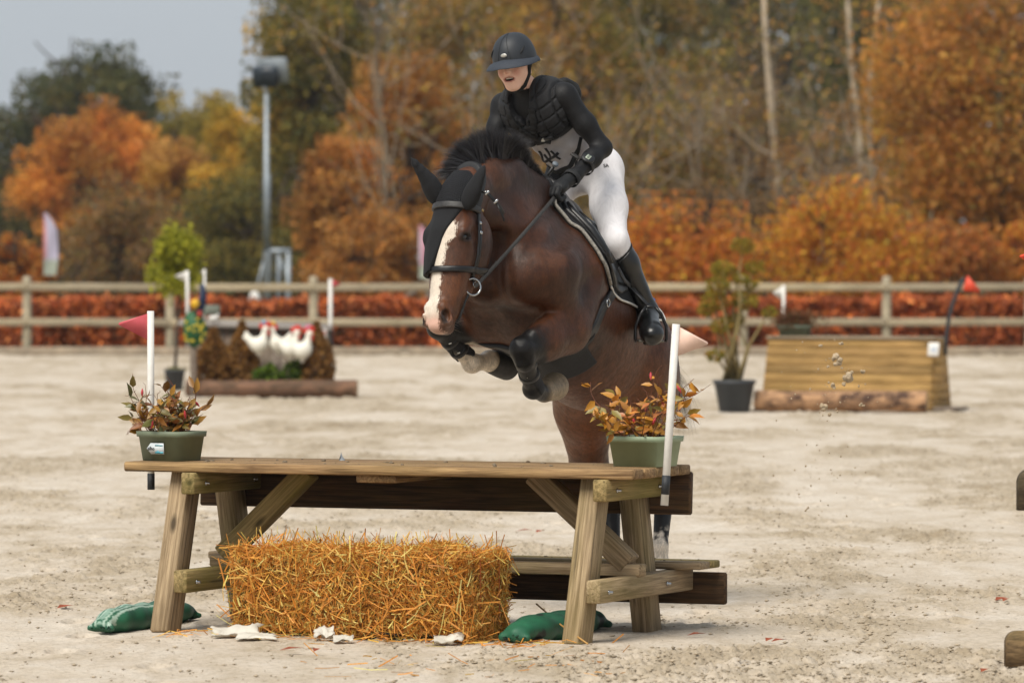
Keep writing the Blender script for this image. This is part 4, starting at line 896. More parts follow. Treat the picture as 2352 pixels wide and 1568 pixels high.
hcol = mixc(hcol, hk*sstep(.665, .69, hl[:, 2])*(1-bz)*.8, '6e5346')
for b in B2:                                     # dark nostrils, mouth corner, eyelids
    dn = np.linalg.norm((hl-np.array((.064*b, .056, .664)))/np.array((.02, .026, .034)), axis=1)
    hcol = mixc(hcol, hk*sstep(1.25, .85, dn)*.92, '2a2422')
    de = np.linalg.norm((hl-np.array((EYE[0]*b, EYE[1], EYE[2])))/np.array((.03, .034, .026)), axis=1)
    hcol = mixc(hcol, hk*sstep(1.2, .8, de)*.9, '211a18')
hcol = mixc(hcol, sstep(.05, .0, HV[:, 2])*0, '161412')
def black_leg(a, b, t0, t1, rad=.2):
    global hcol
    t, d = seg_t(HV, a, b); hcol = mixc(hcol, sstep(t0, t1, t+nf*.05)*(d < rad), '121010')
t, d = seg_t(HV, EL, KL)
hcol = mixc(hcol, sstep(.62, .96, t+nf*.10)*sstep(.135, .105, d)*(t > .3), '121010')
for a, b, r in ((KL, FL_, .12), (FL_, P(1290, 880, 27.9), .12)):
    t, d = seg_t(HV, a, b); hcol = mixc(hcol, sstep(r, r*.75, d)*(t > -.3), '121010')
t, d = seg_t(HV, ER, KR)
hcol = mixc(hcol, sstep(.68, .86, t)*sstep(.2, .12, d), '121010')
t, d = seg_t(HV, KR, FR_); hcol = mixc(hcol, sstep(.13, .09, d)*(t > -.2), '121010')
hcol = mixc(hcol, sstep(.48, .62, t+nf*.06)*sstep(.11, .08, d), 'd9cbb8')
hcol = mixc(hcol, sstep(.15, .3, t)*sstep(.5, .35, t+nf*.1)*sstep(.11, .08, d)*((HV@UPV) > (P(1062, 800, 28)@UPV))*0, 'd9cbb8')
t, d = seg_t(HV, FR_, PR_); hcol = mixc(hcol, sstep(.095, .08, d)*(t > -.3), 'd9cbb8')
t, d = seg_t(HV, FL_, PL_); hcol = mixc(hcol, sstep(.06, .05, d)*sstep(0, .3, t)*0, 'd9cbb8')
for a, b in ((P(1246, 902, 27.74), P(1277, 886, 27.92)), (P(1124, 829, 28.12), P(1152, 835, 28.22))):      # hooves
    t, d = seg_t(HV, a, b); hcol = mixc(hcol, sstep(-.2, .1, t)*(d < .1), '8f7e66')
hcol = mixc(hcol, sstep(.80, .52, HV[:, 2]+nf*.02)*(HV[:, 1] > 28.6), '141110')
sock = sstep(.33, .27, HV[:, 2]+nf*.05)*(HV[:, 1] > 28.6)*(((HV-WI)@HLv) > -.02)
hcol = mixc(hcol, sock, 'd9cdbd'); hcol = mixc(hcol, sstep(.075, .06, HV[:, 2]), '3c342d')
hcol *= (1+nf*.07)[:, None]
def coat():
    m = NT('horse_coat'); a = m.node('ShaderNodeAttribute', attribute_name='Col'); v = m.coord('Object'); z = m.node('ShaderNodeAttribute', attribute_name='Blaze')
    n1 = m.noise(m.coord('Object', (1, 1, .22)), 260, 3); n2 = m.noise(v, 14, 5); n3 = m.noise(m.coord('Object', (1, 1, .45)), 120, 3, .7)
    vn = m.node('ShaderNodeTexNoise', noise_type='RIDGED_MULTIFRACTAL'); vn.inputs['Scale'].default_value = 4.2; vn.inputs['Detail'].default_value = 2; vn.inputs['Distortion'].default_value = .8; m.link(v, vn.inputs['Vector'])
    g = m.mix(.5, m.ramp(n1, [(.3, (.70,)*3), (.7, (1.24,)*3)]), m.ramp(n2, [(.3, (.72,)*3), (.7, (1.18,)*3)]), 'MULTIPLY')
    n4 = m.noise(m.coord('Object', (1, 1, .5), (.3, .2, 0)), 42, 4, .7); g = m.mix(.85, g, m.ramp(n4, [(.32, (.66, .64, .62)), (.5, (1, 1, 1)), (.70, (1.30, 1.26, 1.22))]), 'MULTIPLY')
    base = m.mix(1.0, a.outputs['Color'], g, 'MULTIPLY')
    m.link(m.ramp(n4, [(.3, (.55,)*3), (.7, (.36,)*3)]), m.b.inputs['Roughness'])
    k = m.math('ADD', z.outputs['Fac'], m.math('MULTIPLY', m.math('SUBTRACT', n3, .5), .055)); wt = m.ramp(m.math('MULTIPLY_ADD', k, 90.0), [(.0, (0, 0, 0)), (1.0, (1, 1, 1))])
    pk_ = m.node('ShaderNodeAttribute', attribute_name='Pink'); white = m.mix(pk_.outputs['Fac'], m.mix(1.0, rgb('dccfbf'), m.ramp(n1, [(.3, (.82,)*3), (.7, (1.08,)*3)]), 'MULTIPLY'), rgb('cf9f8c'))
    m.col(m.mix(wt, base, white)); m.set(Roughness=.43, Specular_IOR_Level=.32)
    m.bump(m.math('ADD', m.math('ADD', m.math('MULTIPLY', n4, .45), n2), m.math('MULTIPLY', vn.outputs['Fac'], .5)), .42, .010); return m.m
horse = thing('horse', 'dark bay horse with a white blaze jumping over the wooden table', 'horse', GD(1450, 29.2))
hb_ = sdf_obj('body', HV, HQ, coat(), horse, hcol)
for nm_, vv_ in (('Blaze', np.clip(bzd, -.05, .05)), ('Pink', pk*.8)): hb_.data.attributes.new(nm_, 'FLOAT', 'POINT').data.foreach_set('value', np.asarray(vv_, np.float32))
eye_m = plain('eye_dark', '120c0a', .08, spec=.8)
for b in B2:
    e = MB(); e.ball(hd(.0835*b, EYE[1], EYE[2]), .0205*HS, 16, 10); e.build('eye', eye_m, horse, True)
# hair: mane thrown up by the jump, tail, whiskers
def hair(name, roots, dirs, lens, mat, parent, w=.004, segs=5, droop=.25, curl=.2, seed=1, cols=None):
    """strands as thin tapering blades; dirs the way each leaves the skin"""
    rg = np.random.default_rng(seed); n = len(roots); roots = np.asarray(roots); dirs = np.asarray(dirs); dirs = dirs/np.linalg.norm(dirs, axis=1)[:, None]
    side = np.cross(dirs, rg.normal(size=(n, 3))); side /= np.linalg.norm(side, axis=1)[:, None]+1e-9; lens = np.asarray(lens)
    bend = rg.normal(size=(n, 3))*curl; p = roots.copy(); V = np.zeros((n, segs+1, 2, 3)); d = dirs.copy()
    for k in range(segs+1):
        ww = w*(1-k/(segs+.3)) if k else w*.8
        V[:, k, 0] = p-side*ww/2; V[:, k, 1] = p+side*ww/2
        p = p+d*(lens/segs)[:, None]; d = d+bend/segs+np.array((0, 0, -droop/segs)); d /= np.linalg.norm(d, axis=1)[:, None]
    base = (np.arange(n)*(segs+1)*2)[:, None]; Qs = []
    for k in range(segs): Qs.append(np.stack([base[:, 0]+2*k, base[:, 0]+2*k+1, base[:, 0]+2*k+3, base[:, 0]+2*k+2], 1))
    V = V.reshape(-1, 3); o = roots.mean(0); col = None
    if cols is not None: col = np.repeat(cols, (segs+1)*2, axis=0)
    return link(name, mk_mesh(name, V-o, np.concatenate(Qs), True, col), mat, parent, Matrix.Translation(tuple(o)))
rg = np.random.default_rng(11)
mane_m = plain('mane_hair', '252327', .45, var=.35, scale=25, spec=.6)
cp = np.array([P(1062, 402, 27.36), P(1092, 376, 27.46), P(1130, 362, 27.58), P(1172, 364, 27.73), P(1205, 388, 27.88), P(1234, 414, 28.0)])
n = 15000; u = rg.beta(1.1, 1.1, n); uu = u*(len(cp)-1); i0 = np.minimum(uu.astype(int), len(cp)-2); fr_ = (uu-i0)[:, None]
rt = cp[i0]*(1-fr_)+cp[i0+1]*fr_; lat = rg.normal(0, .016, n); rt = rt+NL*lat[:, None]+np.array((0, 0, -.016))
clump = fbm(np.stack([u*9, lat*40], 1), 2, 4); cl2 = fbm(np.stack([u*30, lat*60], 1), 2, 9)
ln = np.interp(u, [0, .12, .28, .45, .60, .75, .88, 1], [.12, .16, .18, .165, .13, .09, .065, .045])*(1+.14*clump+.10*cl2)*(1-.35*rg.random(n)**3)
side_ = np.interp(u, [0, .12, .3, .5, .7, 1], [-1.3, -.95, -.45, -.05, .30, .55])+.30*clump+.14*cl2
dr = np.array((0, .10, 1.0))[None]+NL*(.10*clump+.10*cl2+lat*6)[:, None]+np.stack([side_, np.full(n, -.1), np.interp(u, [0, .2, 1], [-.55, 0, -.15])], 1)+rg.normal(0, .045, (n, 3))
hair('mane', rt, dr, ln, mane_m, horse, .0028, 7, 1.05, .12, 2)
dock = T(1.20, .24)
n = 1300; rt = dock+rg.normal(0, .022, (n, 3)); dr = np.tile(-HFv*.35+HLv*1.0+np.array((0, 0, .12)), (n, 1))+rg.normal(0, .10, (n, 3))
hair('tail', rt, dr, rg.uniform(.40, .62, n), plain('tail_hair', '1a1413', .5, var=.3), horse, .0035, 9, 3.6, .25, 3)
n = 60; rt = np.array([hd(rg.uniform(-.03, .045), -.055+rg.normal(0, .01), rg.uniform(.58, .70)) for _ in range(n)])
hair('whiskers', rt, np.tile(-E_f*.6+E_l*.7+E_d*.2, (n, 1))+rg.normal(0, .4, (n, 3)), rg.uniform(.02, .05, n), plain('whisker_hair', 'a89a8a', .6), horse, .0014, 3, .2, .2, 5)
# ================================================================== tack and leg protection: fitted shells over the horse
def poly_sd(x, y, poly):
    """signed distance to an outline, negative inside"""
    poly = np.asarray(poly, float); n = len(poly); d = np.full(x.shape, 1e9); ins = np.zeros(x.shape, bool)
    for i in range(n):
        a, b = poly[i], poly[(i+1) % n]; e = b-a; w0, w1 = x-a[0], y-a[1]
        t = np.clip((w0*e[0]+w1*e[1])/(e@e+1e-12), 0, 1); d = np.minimum(d, (w0-e[0]*t)**2+(w1-e[1]*t)**2)
        c = ((a[1] <= y) & (b[1] > y)) | ((b[1] <= y) & (a[1] > y))
        ins ^= c & (x < a[0]+(y-a[1])/(b[1]-a[1]+1e-12)*e[0])
    d = np.sqrt(d); return np.where(ins, -d, d)
hzt = Field(); hzt.ops = hz.ops[:N_TR]; hzt = hzt.near(T(.2, .35), 1.0)
def smax(a, b, k): return -smin(-a, -b, k)
leather = plain('black_leather', '131213', .38, var=.25, scale=45, bump=.12, spec=.5)
leather_d = plain('matt_leather', '19191b', .55, var=.2, scale=60, bump=.1)
neop = plain('neoprene', '1a1a1d', .8, var=.25, scale=60, bump=.2)
felt = plain('pad_cloth', '111216', .9, var=.2, scale=120, bump=.3)
steel = plain('steel', 'b4b6b8', .22, 1.0, .08, 60)
trunk_box = [T(s, h, b) for s in (-.3, .95) for h in (-.1, .95) for b in (-.45, .45)]
def shell(name, t, region, mat, parent, bx, h=.009, k=.006, fn=None, fr=None):
    pts = np.asarray(bx); base = hz.near((pts.min(0)+pts.max(0))/2, np.linalg.norm(np.ptp(pts, axis=0))/2) if fn is None else fn
    def f(p):
        r_ = region(p); out = np.maximum(r_, .01); m_ = r_ < h*14
        if m_.any(): b_ = base(p[m_]); out[m_] = smax(np.maximum(b_-t, -.016-b_), r_[m_], k)
        return out
    V, Q = mesh_sdf(f, pts.min(0)-.03, pts.max(0)+.03, h, project=1)
    return sdf_obj(name, V, Q, mat, parent) if len(V) else None
def sh(p): q = (p-WI)@TA.T; return q[..., 0], q[..., 1], q[..., 2]
PAD = [(-.20, -.15), (-.22, .115), (-.17, .17), (-.12, .236), (-.055, .33), (.02, .375), (.12, .39), (.33, .350), (.45, .305), (.70, .225), (.84, .190), (.93, .14), (.94, -.15)]
def pad_r(p): s, h, b = sh(p); return poly_sd(s, h, PAD)
bxp = [T(s, h, b) for s in (-.25, 1.0) for h in (-.06, .42) for b in (-.38, .38)]
pad = thing('saddle_pad', 'black saddle pad with grey piping under the saddle', 'saddle pad', T(.3, .1, .0))
shell('pad_cloth', .012, pad_r, felt, pad, bxp, fn=hzt)
# piping: a rope laid round the pad's rim
def on_skin(p, fn=None, out=.0, it=6):
    p = np.array(p, float); fn = fn or hz
    for _ in range(it):
        f0 = fn(p[None])[0]-out; e = 1e-3
        g = np.array([(fn((p+np.eye(3)[a]*e)[None])[0]-out-f0)/e for a in range(3)]); p = p-f0*g/max(g@g, .2)
    return p
def march(fn, o, d, out, L, n=46):
    """walk many points o along d at once to the surface of fn"""
    o = np.atleast_2d(o); d = np.broadcast_to(d, o.shape); t_ = np.zeros(len(o)); live = np.ones(len(o), bool)
    for _ in range(n):
        if not live.any(): break
        v = fn(o[live]+d[live]*t_[live][:, None])-out; t_[live] += np.maximum(v*.75, 0); k = np.where(live)[0]; live[k[(v < .0008) | (t_[k] > L)]] = False
    return o+d*np.minimum(t_, L)[:, None]
def laterals(sh_, side=1, out=.012):
    """skin points at trunk positions (s, h) seen from the side"""
    return march(hzt, np.array([T(s, h, .5*side) for s, h in sh_]), -HLv*side, out, .48)
def lateral(s, h, side=1, out=.012): return laterals([(s, h)], side, out)[0]
def along(pts, n):
    pts = np.asarray(pts, float); u_ = np.linspace(0, len(pts)-1, n); return np.stack([np.interp(u_, range(len(pts)), pts[:, a]) for a in range(pts.shape[1])], 1)
pip = plain('grey_piping', '8d887f', .8, var=.3, scale=90, bump=.4)
pipw = plain('white_piping', 'd2cfc8', .6, var=.1)
for sd in (1, -1):
    MB().tube(laterals(along([(-.20, .06), (-.22, .115), (-.17, .17), (-.12, .236), (-.055, .33), (.02, .375), (.10, .388)], 40), sd, .014), .009, 8).build('front_piping', pip, pad, True)
    MB().tube(laterals(along([(.12, .39), (.33, .350), (.45, .305), (.70, .225), (.84, .190), (.93, .14), (.94, .04)], 40), sd, .014), .006, 8).build('edge_piping', pipw, pad, True)
# saddle
saddle = thing('saddle', 'black leather jumping saddle under the rider', 'saddle', T(.3, .0))
FLAP = [(-.13, -.1), (-.14, .10), (-.09, .20), (-.03, .29), (.06, .345), (.18, .365), (.30, .335), (.40, .26), (.44, .10), (.44, -.1)]
shell('flap', .030, lambda p: poly_sd(sh(p)[0], sh(p)[1], FLAP), leather, saddle, bxp, k=.012, fn=hzt)
for sd in (1, -1):
    b_ = MB(); b_.tube(laterals([(-.115, .05), (-.115, .10), (-.075, .18), (-.015, .265), (.03, .31)], sd, .030), [.012, .020, .026, .024, .010], 10, flat=.8)
    b_.build('knee_roll', leather, saddle, True)
    b_ = MB(); b_.tube(laterals([(-.04, .06), (-.03, .12), (.02, .20), (.08, .28)], sd, .034), [.008, .013, .013, .006], 8)
    b_.build('flap_ridge', leather, saddle, True)
st_ = Field(); st_.cone(T(-.08, .03, -.04), .05, T(-.08, .03, .04), .05, .05); st_.cone(T(-.06, .0), .055, T(.12, -.005), .075, .06)
st_.cone(T(.12, .0), .08, T(.36, -.02), .10, .06); st_.cone(T(.42, -.075, -.09), .035, T(.42, -.075, .09), .035, .07); st_.cone(T(.36, .0, -.1), .05, T(.36, .0, .1), .05, .06)
V, Q = mesh_sdf(st_, np.array(bxp).min(0), np.array(bxp).max(0)+.15, .009); sdf_obj('seat', V, Q, leather, saddle)
# girth with its buckle ring and the stud guard under the belly
girth = thing('girth', 'black girth strap with a steel ring and belly guard', 'girth', T(.15, .8))
GH, GS = [.30, .50, .75], [.265, .12, .050]
def girth_r(p):
    s, h, b = sh(p); c = np.interp(h, GH, GS); return np.maximum(np.abs(s-c)*.9-.045, .30-h)
bxg = [T(s, h, b) for s in (-.15, .5) for h in (.25, .85) for b in (-.4, .4)]
shell('strap', .017, girth_r, leather_d, girth, bxg, fn=hzt)
shell('belly_guard', .022, lambda p: np.maximum(np.maximum(.08-sh(p)[0], sh(p)[0]-.40), .66-sh(p)[1]), neop, girth, bxg, k=.02, fn=hzt)
def ring(b, c, nor, R_, r, n=28, m=8, ex=1.0, col=None, e1=None):
    nor = nrm(nor); a = nrm(np.cross(nor, (0, 0, 1)) if e1 is None else np.asarray(e1)-nor*np.dot(e1, nor)); d = np.cross(nor, a); V = []
    for i in range(n):
        t = 2*math.pi*i/n; q = a*math.cos(t)*ex+d*math.sin(t)
        for k in range(m):
            w = 2*math.pi*k/m; V.append(np.asarray(c)+q*(R_+r*math.cos(w))+nor*r*math.sin(w))
    b.add(V, [(i*m+k, ((i+1) % n)*m+k, ((i+1) % n)*m+(k+1) % m, i*m+(k+1) % m) for i in range(n) for k in range(m)], col); return b
gp = lateral(.105, .49, 1, .020); ring(MB(), gp+HLv*.004, HLv, .018, .003).build('girth_ring', steel, girth, True)
pts_ = laterals(along([(.74, .115), (.87, .085)], 10), 1, .0135); MB().ribbon(pts_, HLv, .060, .0015).build('blue_mark', plain('pad_blue', '2f62b8', .7, var=.25, scale=90), pad)
# ear bonnet with its veil, and the covered ears
bonnet = thing('ear_bonnet', 'black crocheted ear bonnet hanging over the face of the horse', 'ear bonnet', hd(0, .05, .1))
def croch():
    m = NT('crochet'); v = m.coord('Object', (1, 1, 1), (0, .3, .5)); vo = m.node('ShaderNodeTexVoronoi'); vo.inputs['Scale'].default_value = 115; vo.inputs['Randomness'].default_value = .25
    m.link(v, vo.inputs['Vector']); m.col(m.ramp(vo.outputs['Distance'], [(.15, (.0015, .0015, .002)), (.5, (.009, .0095, .012))])); m.set(Roughness=.85, Specular_IOR_Level=.3)
    m.bump(vo.outputs['Distance'], .8, .004); return m.m
cro = croch(); knit = plain('bonnet_cloth', '121317', .9, var=.25, scale=160, bump=.3)
bxh = [hd(l, f, d) for l in (-.16, .16) for f in (-.2, .14) for d in (-.06, .78)]
def bon_r(p):
    l, f, d = np.moveaxis(hloc(p), -1, 0)
    return np.maximum(np.maximum(d-.150, -.04-d), np.maximum(-.062-f-(d-.05)*.3, np.abs(l)-.112))
shell('cap', .010, bon_r, cro, bonnet, bxh, .0055)
def veil_r(p):
    l, f, d = np.moveaxis(hloc(p), -1, 0); e = np.interp(d, [.14, .20, .30, .40, .45, .47], [.088, .062, .014, -.016, -.032, -.07])
    w = .006*np.sin(d*34+l*20)
    return np.maximum(np.maximum(l-e, .135-d), np.maximum(d-.465, -.012-f-w))
def veil_base(p):
    """the cloth hangs loose, standing off the far cheek"""
    l, f, d = np.moveaxis(hloc(p), -1, 0)
    return hz(p)-.022*sstep(.15, .40, d)*sstep(.01, -.05, l)

shell('veil', .009, veil_r, knit, bonnet, bxh, .0055, fn=veil_base)
for c0, c1, mid in ((P(1006, 456, 27.26), P(943, 361, 27.20), P(983, 415, 27.23)), (P(1076, 466, 27.13), P(1113, 381, 27.03), P(1090, 430, 27.07))):
    e_ = Field(); ea = nrm(c1-c0); q = along([c0, mid, c1], 9); rr = [.034, .038, .037, .034, .029, .023, .016, .009, .002]
    e_.chain(list(q), rr, .022, E_f, .55)
    V, Q = mesh_sdf(e_, q.min(0)-.07, q.max(0)+.07, .0045); sdf_obj('ear_cover', V, Q, knit, bonnet)
# bridle
hzh = hz.near(hd(0, -.03, .35), .5)
bridle = thing('bridle', 'black leather bridle with noseband, bit rings and loose strap end', 'bridle', hd(0, .05, .45))
def band(name, d0, d1, t, extra, mat, slope=0.0, k=.005):
    def r(p):
        l, f, d = np.moveaxis(hloc(p), -1, 0); dd = d-slope*f
        return np.maximum(np.maximum(d0-dd, dd-d1), extra(l, f, d))*HS
    return shell(name, t, r, mat, bridle, bxh, .005, k)
band('browband', .128, .158, .019, lambda l, f, d: -.075-f, plain('grey_leather', '333232', .5, var=.25, scale=70, bump=.15), 0)
band('noseband', .418, .448, .017, lambda l, f, d: -f-.22, leather, .15, .010)
def crown_r(p):
    l, f, d = np.moveaxis(hloc(p), -1, 0); return np.maximum(np.abs(f+.082-(d-.02)*.25)-.018, np.maximum(d-.16, -.12-d))*HS
shell('headpiece', .018, crown_r, leather_d, bridle, bxh, .0055)
for sd in (1, -1):
    def faces(fd, out=.004): return march(hzh, np.array([hd(.25*sd, f, d) for f, d in fd]), -E_l*sd, out, .24*HS)
    def face(f, d, out=.004): return faces([(f, d)], out)[0]
    c = faces([(np.interp(d, [.13, .30, .48], [-.075, -.088, -.100]), d) for d in np.linspace(.13, .47, 22)])
    MB().ribbon(c, E_l*sd, .016, .006).build('cheekpiece', leather, bridle)
    c = faces([(np.interp(d, [.13, .30, .52], [-.060, -.070, -.070]), d) for d in np.linspace(.13, .45, 22)], .010)
    MB().ribbon(c, E_l*sd, .012, .004).build('noseband_strap', leather, bridle)
    bc = face(-.092, .495, .014); ring(MB(), bc, nrm(E_l*sd*.55+E_f*.30), .040, .0050, 36, 8).build('bit_ring', steel, bridle, True)
    for d_, f_ in ((.20, -.078), (.245, -.083)):
        q = face(f_, d_, .012); MB().box(q, nrm(E_f), E_d, E_l*sd, .020, .014, .003, .001).build('buckle', steel, bridle)
    c = faces([(np.interp(d, [.52, .66], [-.080, -.050]), d) for d in np.linspace(.53, .66, 8)], .006)
    MB().ribbon(c, E_l*sd, .012, .004).build('curb_strap', leather, bridle)
    if sd == 1: BITL = bc
    else: BITR = bc
q = hd(.105, -.07, .145); MB().lathe([(.0001, 0), (.007, 0), (.008, .002), (.006, .005), (.0001, .006)], q+E_l*.012, 12, E_l).build('stud', plain('brass', 'a58f66', .3, 1.0), bridle, True)
fl_ = [P(1098, 444, 27.16), P(1110, 440, 27.10), P(1122, 446, 27.08), P(1136, 462, 27.10), P(1150, 478, 27.14), P(1157, 490, 27.18)]
MB().ribbon(fl_, (0.2, -1, .3), .016, .004).build('loose_strap', leather_d, bridle)
MB().ribbon([P(1143, 470, 27.10), P(1150, 486, 27.10), P(1156, 500, 27.12), P(1158, 508, 27.12)], (0.2, -1, .3), .010, .003).build('loose_strap', leather_d, bridle)
for a_, b_ in ((1119, 443), (1139, 463)):
    MB().box(P(a_, b_, 27.06), nrm((.7, 0, -.7)), nrm((.7, 0, .7)), (0, -1, 0), .010, .026, .004, .001).build('buckle', steel, bridle)
MB().tube([P(1104, 441, 27.08), P(1117, 440, 27.05)], .003, 6).build('buckle_bar', steel, bridle)
# fore leg boots: tendon boots on both cannons and rubber bell boots over the hooves
def leg_boot(name, label, a, b, r0, r1, slot, t0=.12, t1=1.12, cat='leg boot'):
    root = thing(name, label, cat, a*.5+b*.5, 'boots on the fore legs'); ax = nrm(b-a); L = np.linalg.norm(b-a); slot = nrm(slot-ax*np.dot(slot, ax))
    F = Field(); F.cone(a, r0, b, r1, .03); F.ell(b-ax*.01, (r1*1.05,)*3, None, .03)
    def reg(p):
        t = ((p-a)@ax)/L; w = p-a-t[..., None]*L*ax; rad = np.linalg.norm(w, axis=-1)+1e-6; fr = (w@slot)/rad
        return np.maximum(np.maximum((t0-t)*L, (t-t1)*L), (fr-np.interp(t, [.3, .62, .85, 1.1], [1.1, .9, .2, .1]))*rad)
    q = np.array([a, b]); V, Q = mesh_sdf(lambda p: smax(F(p), reg(p), .006), q.min(0)-.12, q.max(0)+.12, .005); sdf_obj('boot_shell', V, Q, neop, root)
    e1 = nrm(np.cross(ax, slot)); e2 = np.cross(ax, e1)
    for t in (.36, .62):
        c = a+ax*L*t; rr = r0+(r1-r0)*t+.0006
        pts = [c+rr*(math.cos(w)*e1+math.sin(w)*e2) for w in np.linspace(0, 2*math.pi, 25)]
        MB().ribbon(pts, [p-c for p in pts], .026, .0022).build('boot_strap', leather, root)
        MB().box(c+(slot*.35-nrm(np.array((0, 1., 0)))*.75)*rr*1.22, nrm(np.cross(ax, slot)), ax, slot, .016, .005, .004, .001).build('strap_end', pipw, root)
    return root
leg_boot('tendon_boot', 'black open fronted boot on the fore leg under the muzzle', KR, FR_, .047, .050, nrm(P(1060, 860, 27.9)-P(1084, 834, 28.02)), .20, .84)
leg_boot('tendon_boot', 'black boot on the fore leg folded in front of the girth', KL, FL_, .050, .050, nrm(P(1205, 905, 27.6)-FL_), .50, 1.05)
rub = plain('black_rubber', '2b2826', .7, var=.3, scale=50, bump=.25)
ax = nrm(P(1162, 834, 28.24)-PR_); L = np.linalg.norm(P(1160, 834, 28.24)-PR_)*1.05
bell = thing('bell_boot', 'black rubber bell boot on the folded hoof below the muzzle', 'bell boot', PR_)
MB().lathe([(.046, 0), (.050, .004), (.062, L*.3), (.075, L*.65), (.084, L*.98), (.081, L*.99), (.070, L*.65), (.056, L*.3), (.043, .006)], PR_+ax*.005, 30, ax).build('rubber_bell', rub, bell, True)
MB().box(P(1233, 872, 27.62), nrm((.25, 0, -1)), nrm((1, 0, .2)), (0, -1, 0), .045, .010, .003).build('boot_label', plain('yellow_tag', 'c9a52e', .6), bpy.data.objects['tendon_boot.001'])
# ================================================================== the rider
pel = P(1344, 388, 28.58); Lh, Rh = pel+HLv*.10+np.array((0, 0, -.02)), pel-HLv*.10+np.array((0, 0, -.02))
Lk, La, Lt = P(1412, 554, 28.26), P(1487, 712, 28.40), P(1498, 768, 28.16)
def mir(p): p = np.asarray(p, float); return p-2*np.dot(p-WI, HLv)*HLv
Rk, Ra, Rt = mir(Lk), mir(La), mir(Lt)
waist, chest = P(1298, 330, 28.48), P(1240, 254, 28.36)
Ls, Rs = P(1296, 221, 28.24), P(1158, 244, 28.46)
nb_, hc_ = P(1212, 208, 28.30), P(1181, 144, 28.16)
Le, Lw, Re, Rw = P(1384, 340, 28.26), P(1322, 402, 28.06), P(1133, 330, 28.42), P(1212, 418, 28.20)
spine = nrm(chest-pel); shax = nrm(Ls-Rs); shax = nrm(shax-spine*np.dot(shax, spine)); fr_t = np.cross(spine, shax)     # out of the chest
if fr_t[1] > 0: fr_t = -fr_t
RA = np.array([shax, fr_t, spine])
rd = Field()
rd.ell(pel, (.145, .11, .12), RA, .05); rd.ell(pel-fr_t*.045+spine*-.03+HLv*.07, (.085, .09, .10), None, .06); rd.ell(pel-fr_t*.045+spine*-.03-HLv*.07, (.085, .09, .10), None, .06)
rd.cone(pel, .118, waist, .112, .06, fr_t, .78); rd.cone(waist, .110, chest, .145, .06, fr_t, .74)
rd.ell(chest+spine*.02, (.160, .108, .13), RA, .05)
rd.cone(Rs*.75+Ls*.25-spine*.015, .07, Ls*.75+Rs*.25-spine*.015, .07, .05)
for s_ in (1, -1): rd.ell(chest+shax*.065*s_+fr_t*.055-spine*.02, (.07, .06, .065), RA, .04)
for h_, k_, a_, t_ in ((Lh, Lk, La, Lt), (Rh, Rk, Ra, Rt)):
    rd.cone(h_, .100, h_*.5+k_*.5, .086, .06); rd.cone(h_*.5+k_*.5, .086, k_, .064, .05); rd.ell(k_, (.062, .062, .066), None, .03)
    m_ = k_*.68+a_*.32; rd.cone(k_, .062, m_, .061, .03); rd.cone(m_, .060, a_, .043, .03)
    hl_ = a_+nrm(a_-t_)*.03+np.array((0, 0, -.055)); rd.cone(a_, .042, hl_, .038, .03); rd.cone(hl_, .036, t_, .042, .03); rd.cone(a_+np.array((0, 0, -.02)), .042, t_, .040, .03); rd.ell(t_+np.array((.0, .0, .004)), (.047, .055, .033), None, .02); rd.ell(t_*.8+a_*.2+np.array((0, 0, -.012)), (.046, .06, .040), None, .03)
for s_, e_, w_ in ((Ls, Le, Lw), (Rs, Re, Rw)):
    rd.ell(s_, (.060, .058, .060), None, .05); rd.cone(s_, .058, s_*.45+e_*.55, .053, .04); rd.cone(s_*.45+e_*.55, .053, e_, .044, .03)
    rd.cone(e_, .044, e_*.6+w_*.4, .045, .03); rd.cone(e_*.6+w_*.4, .044, w_, .033, .03)
rd.cone(nb_-spine*.02, .062, hc_+np.array((.012, .045, -.055)), .052, .035)
# head
FY, FPch, FRl = R(24), R(13), R(7)
h_f = np.array((-math.sin(FY)*math.cos(FPch), -math.cos(FY)*math.cos(FPch), -math.sin(FPch)))
h_l = nrm(np.cross((0, 0, 1), h_f)); h_u = np.cross(h_f, h_l)
h_l, h_u = nrm(h_l*math.cos(FRl)+h_u*math.sin(FRl)), nrm(h_u*math.cos(FRl)-h_l*math.sin(FRl))
RH = np.array([h_l, h_f, h_u]); HK = 1.03
def fc(x, y, z): return hc_+(h_l*x+h_f*y+h_u*z)*HK
def floc(p): return ((p-hc_)@RH.T)/HK
def rc(a, ra, b, rb, k=.015, sub=False): rd.cone(fc(*a), ra*HK, fc(*b), rb*HK, k, sub=sub)
def re_(c, r, k=.02, sub=False): rd.ell(fc(*c), np.array(r)*HK, RH, k, sub)
re_((0, -.012, .035), (.074, .094, .088), .03); re_((0, .020, -.025), (.064, .070, .080), .04)
for s_ in (1, -1):
    rc((.052*s_, -.005, -.055), .022, (.020*s_, .060, -.100), .020, .03); re_((.036*s_, .052, -.036), (.030, .030, .032), .025)
    re_((.030*s_, .078, .010), (.017, .014, .012), .012, True)
    rc((.016*s_, .088, .026), .007, (.048*s_, .070, .022), .006, .012)
    rc((.030*s_, .079, -.042), .004, (.026*s_, .080, -.075), .004, .02)
    rc((.070*s_, -.010, .012), .012, (.068*s_, -.014, -.020), .009, .008)          # ear
re_((0, .062, -.062), (.040, .030, .042), .025)
rc((0, .083, .020), .009, (0, .104, -.024), .0125, .012); rc((.012, .093, -.029), .008, (-.012, .093, -.029), .008, .008)
re_((0, .066, -.106), (.026, .022, .020), .02)
re_((0, .094, -.0635), (.026, .024, .0095), .006, True)                            # open mouth
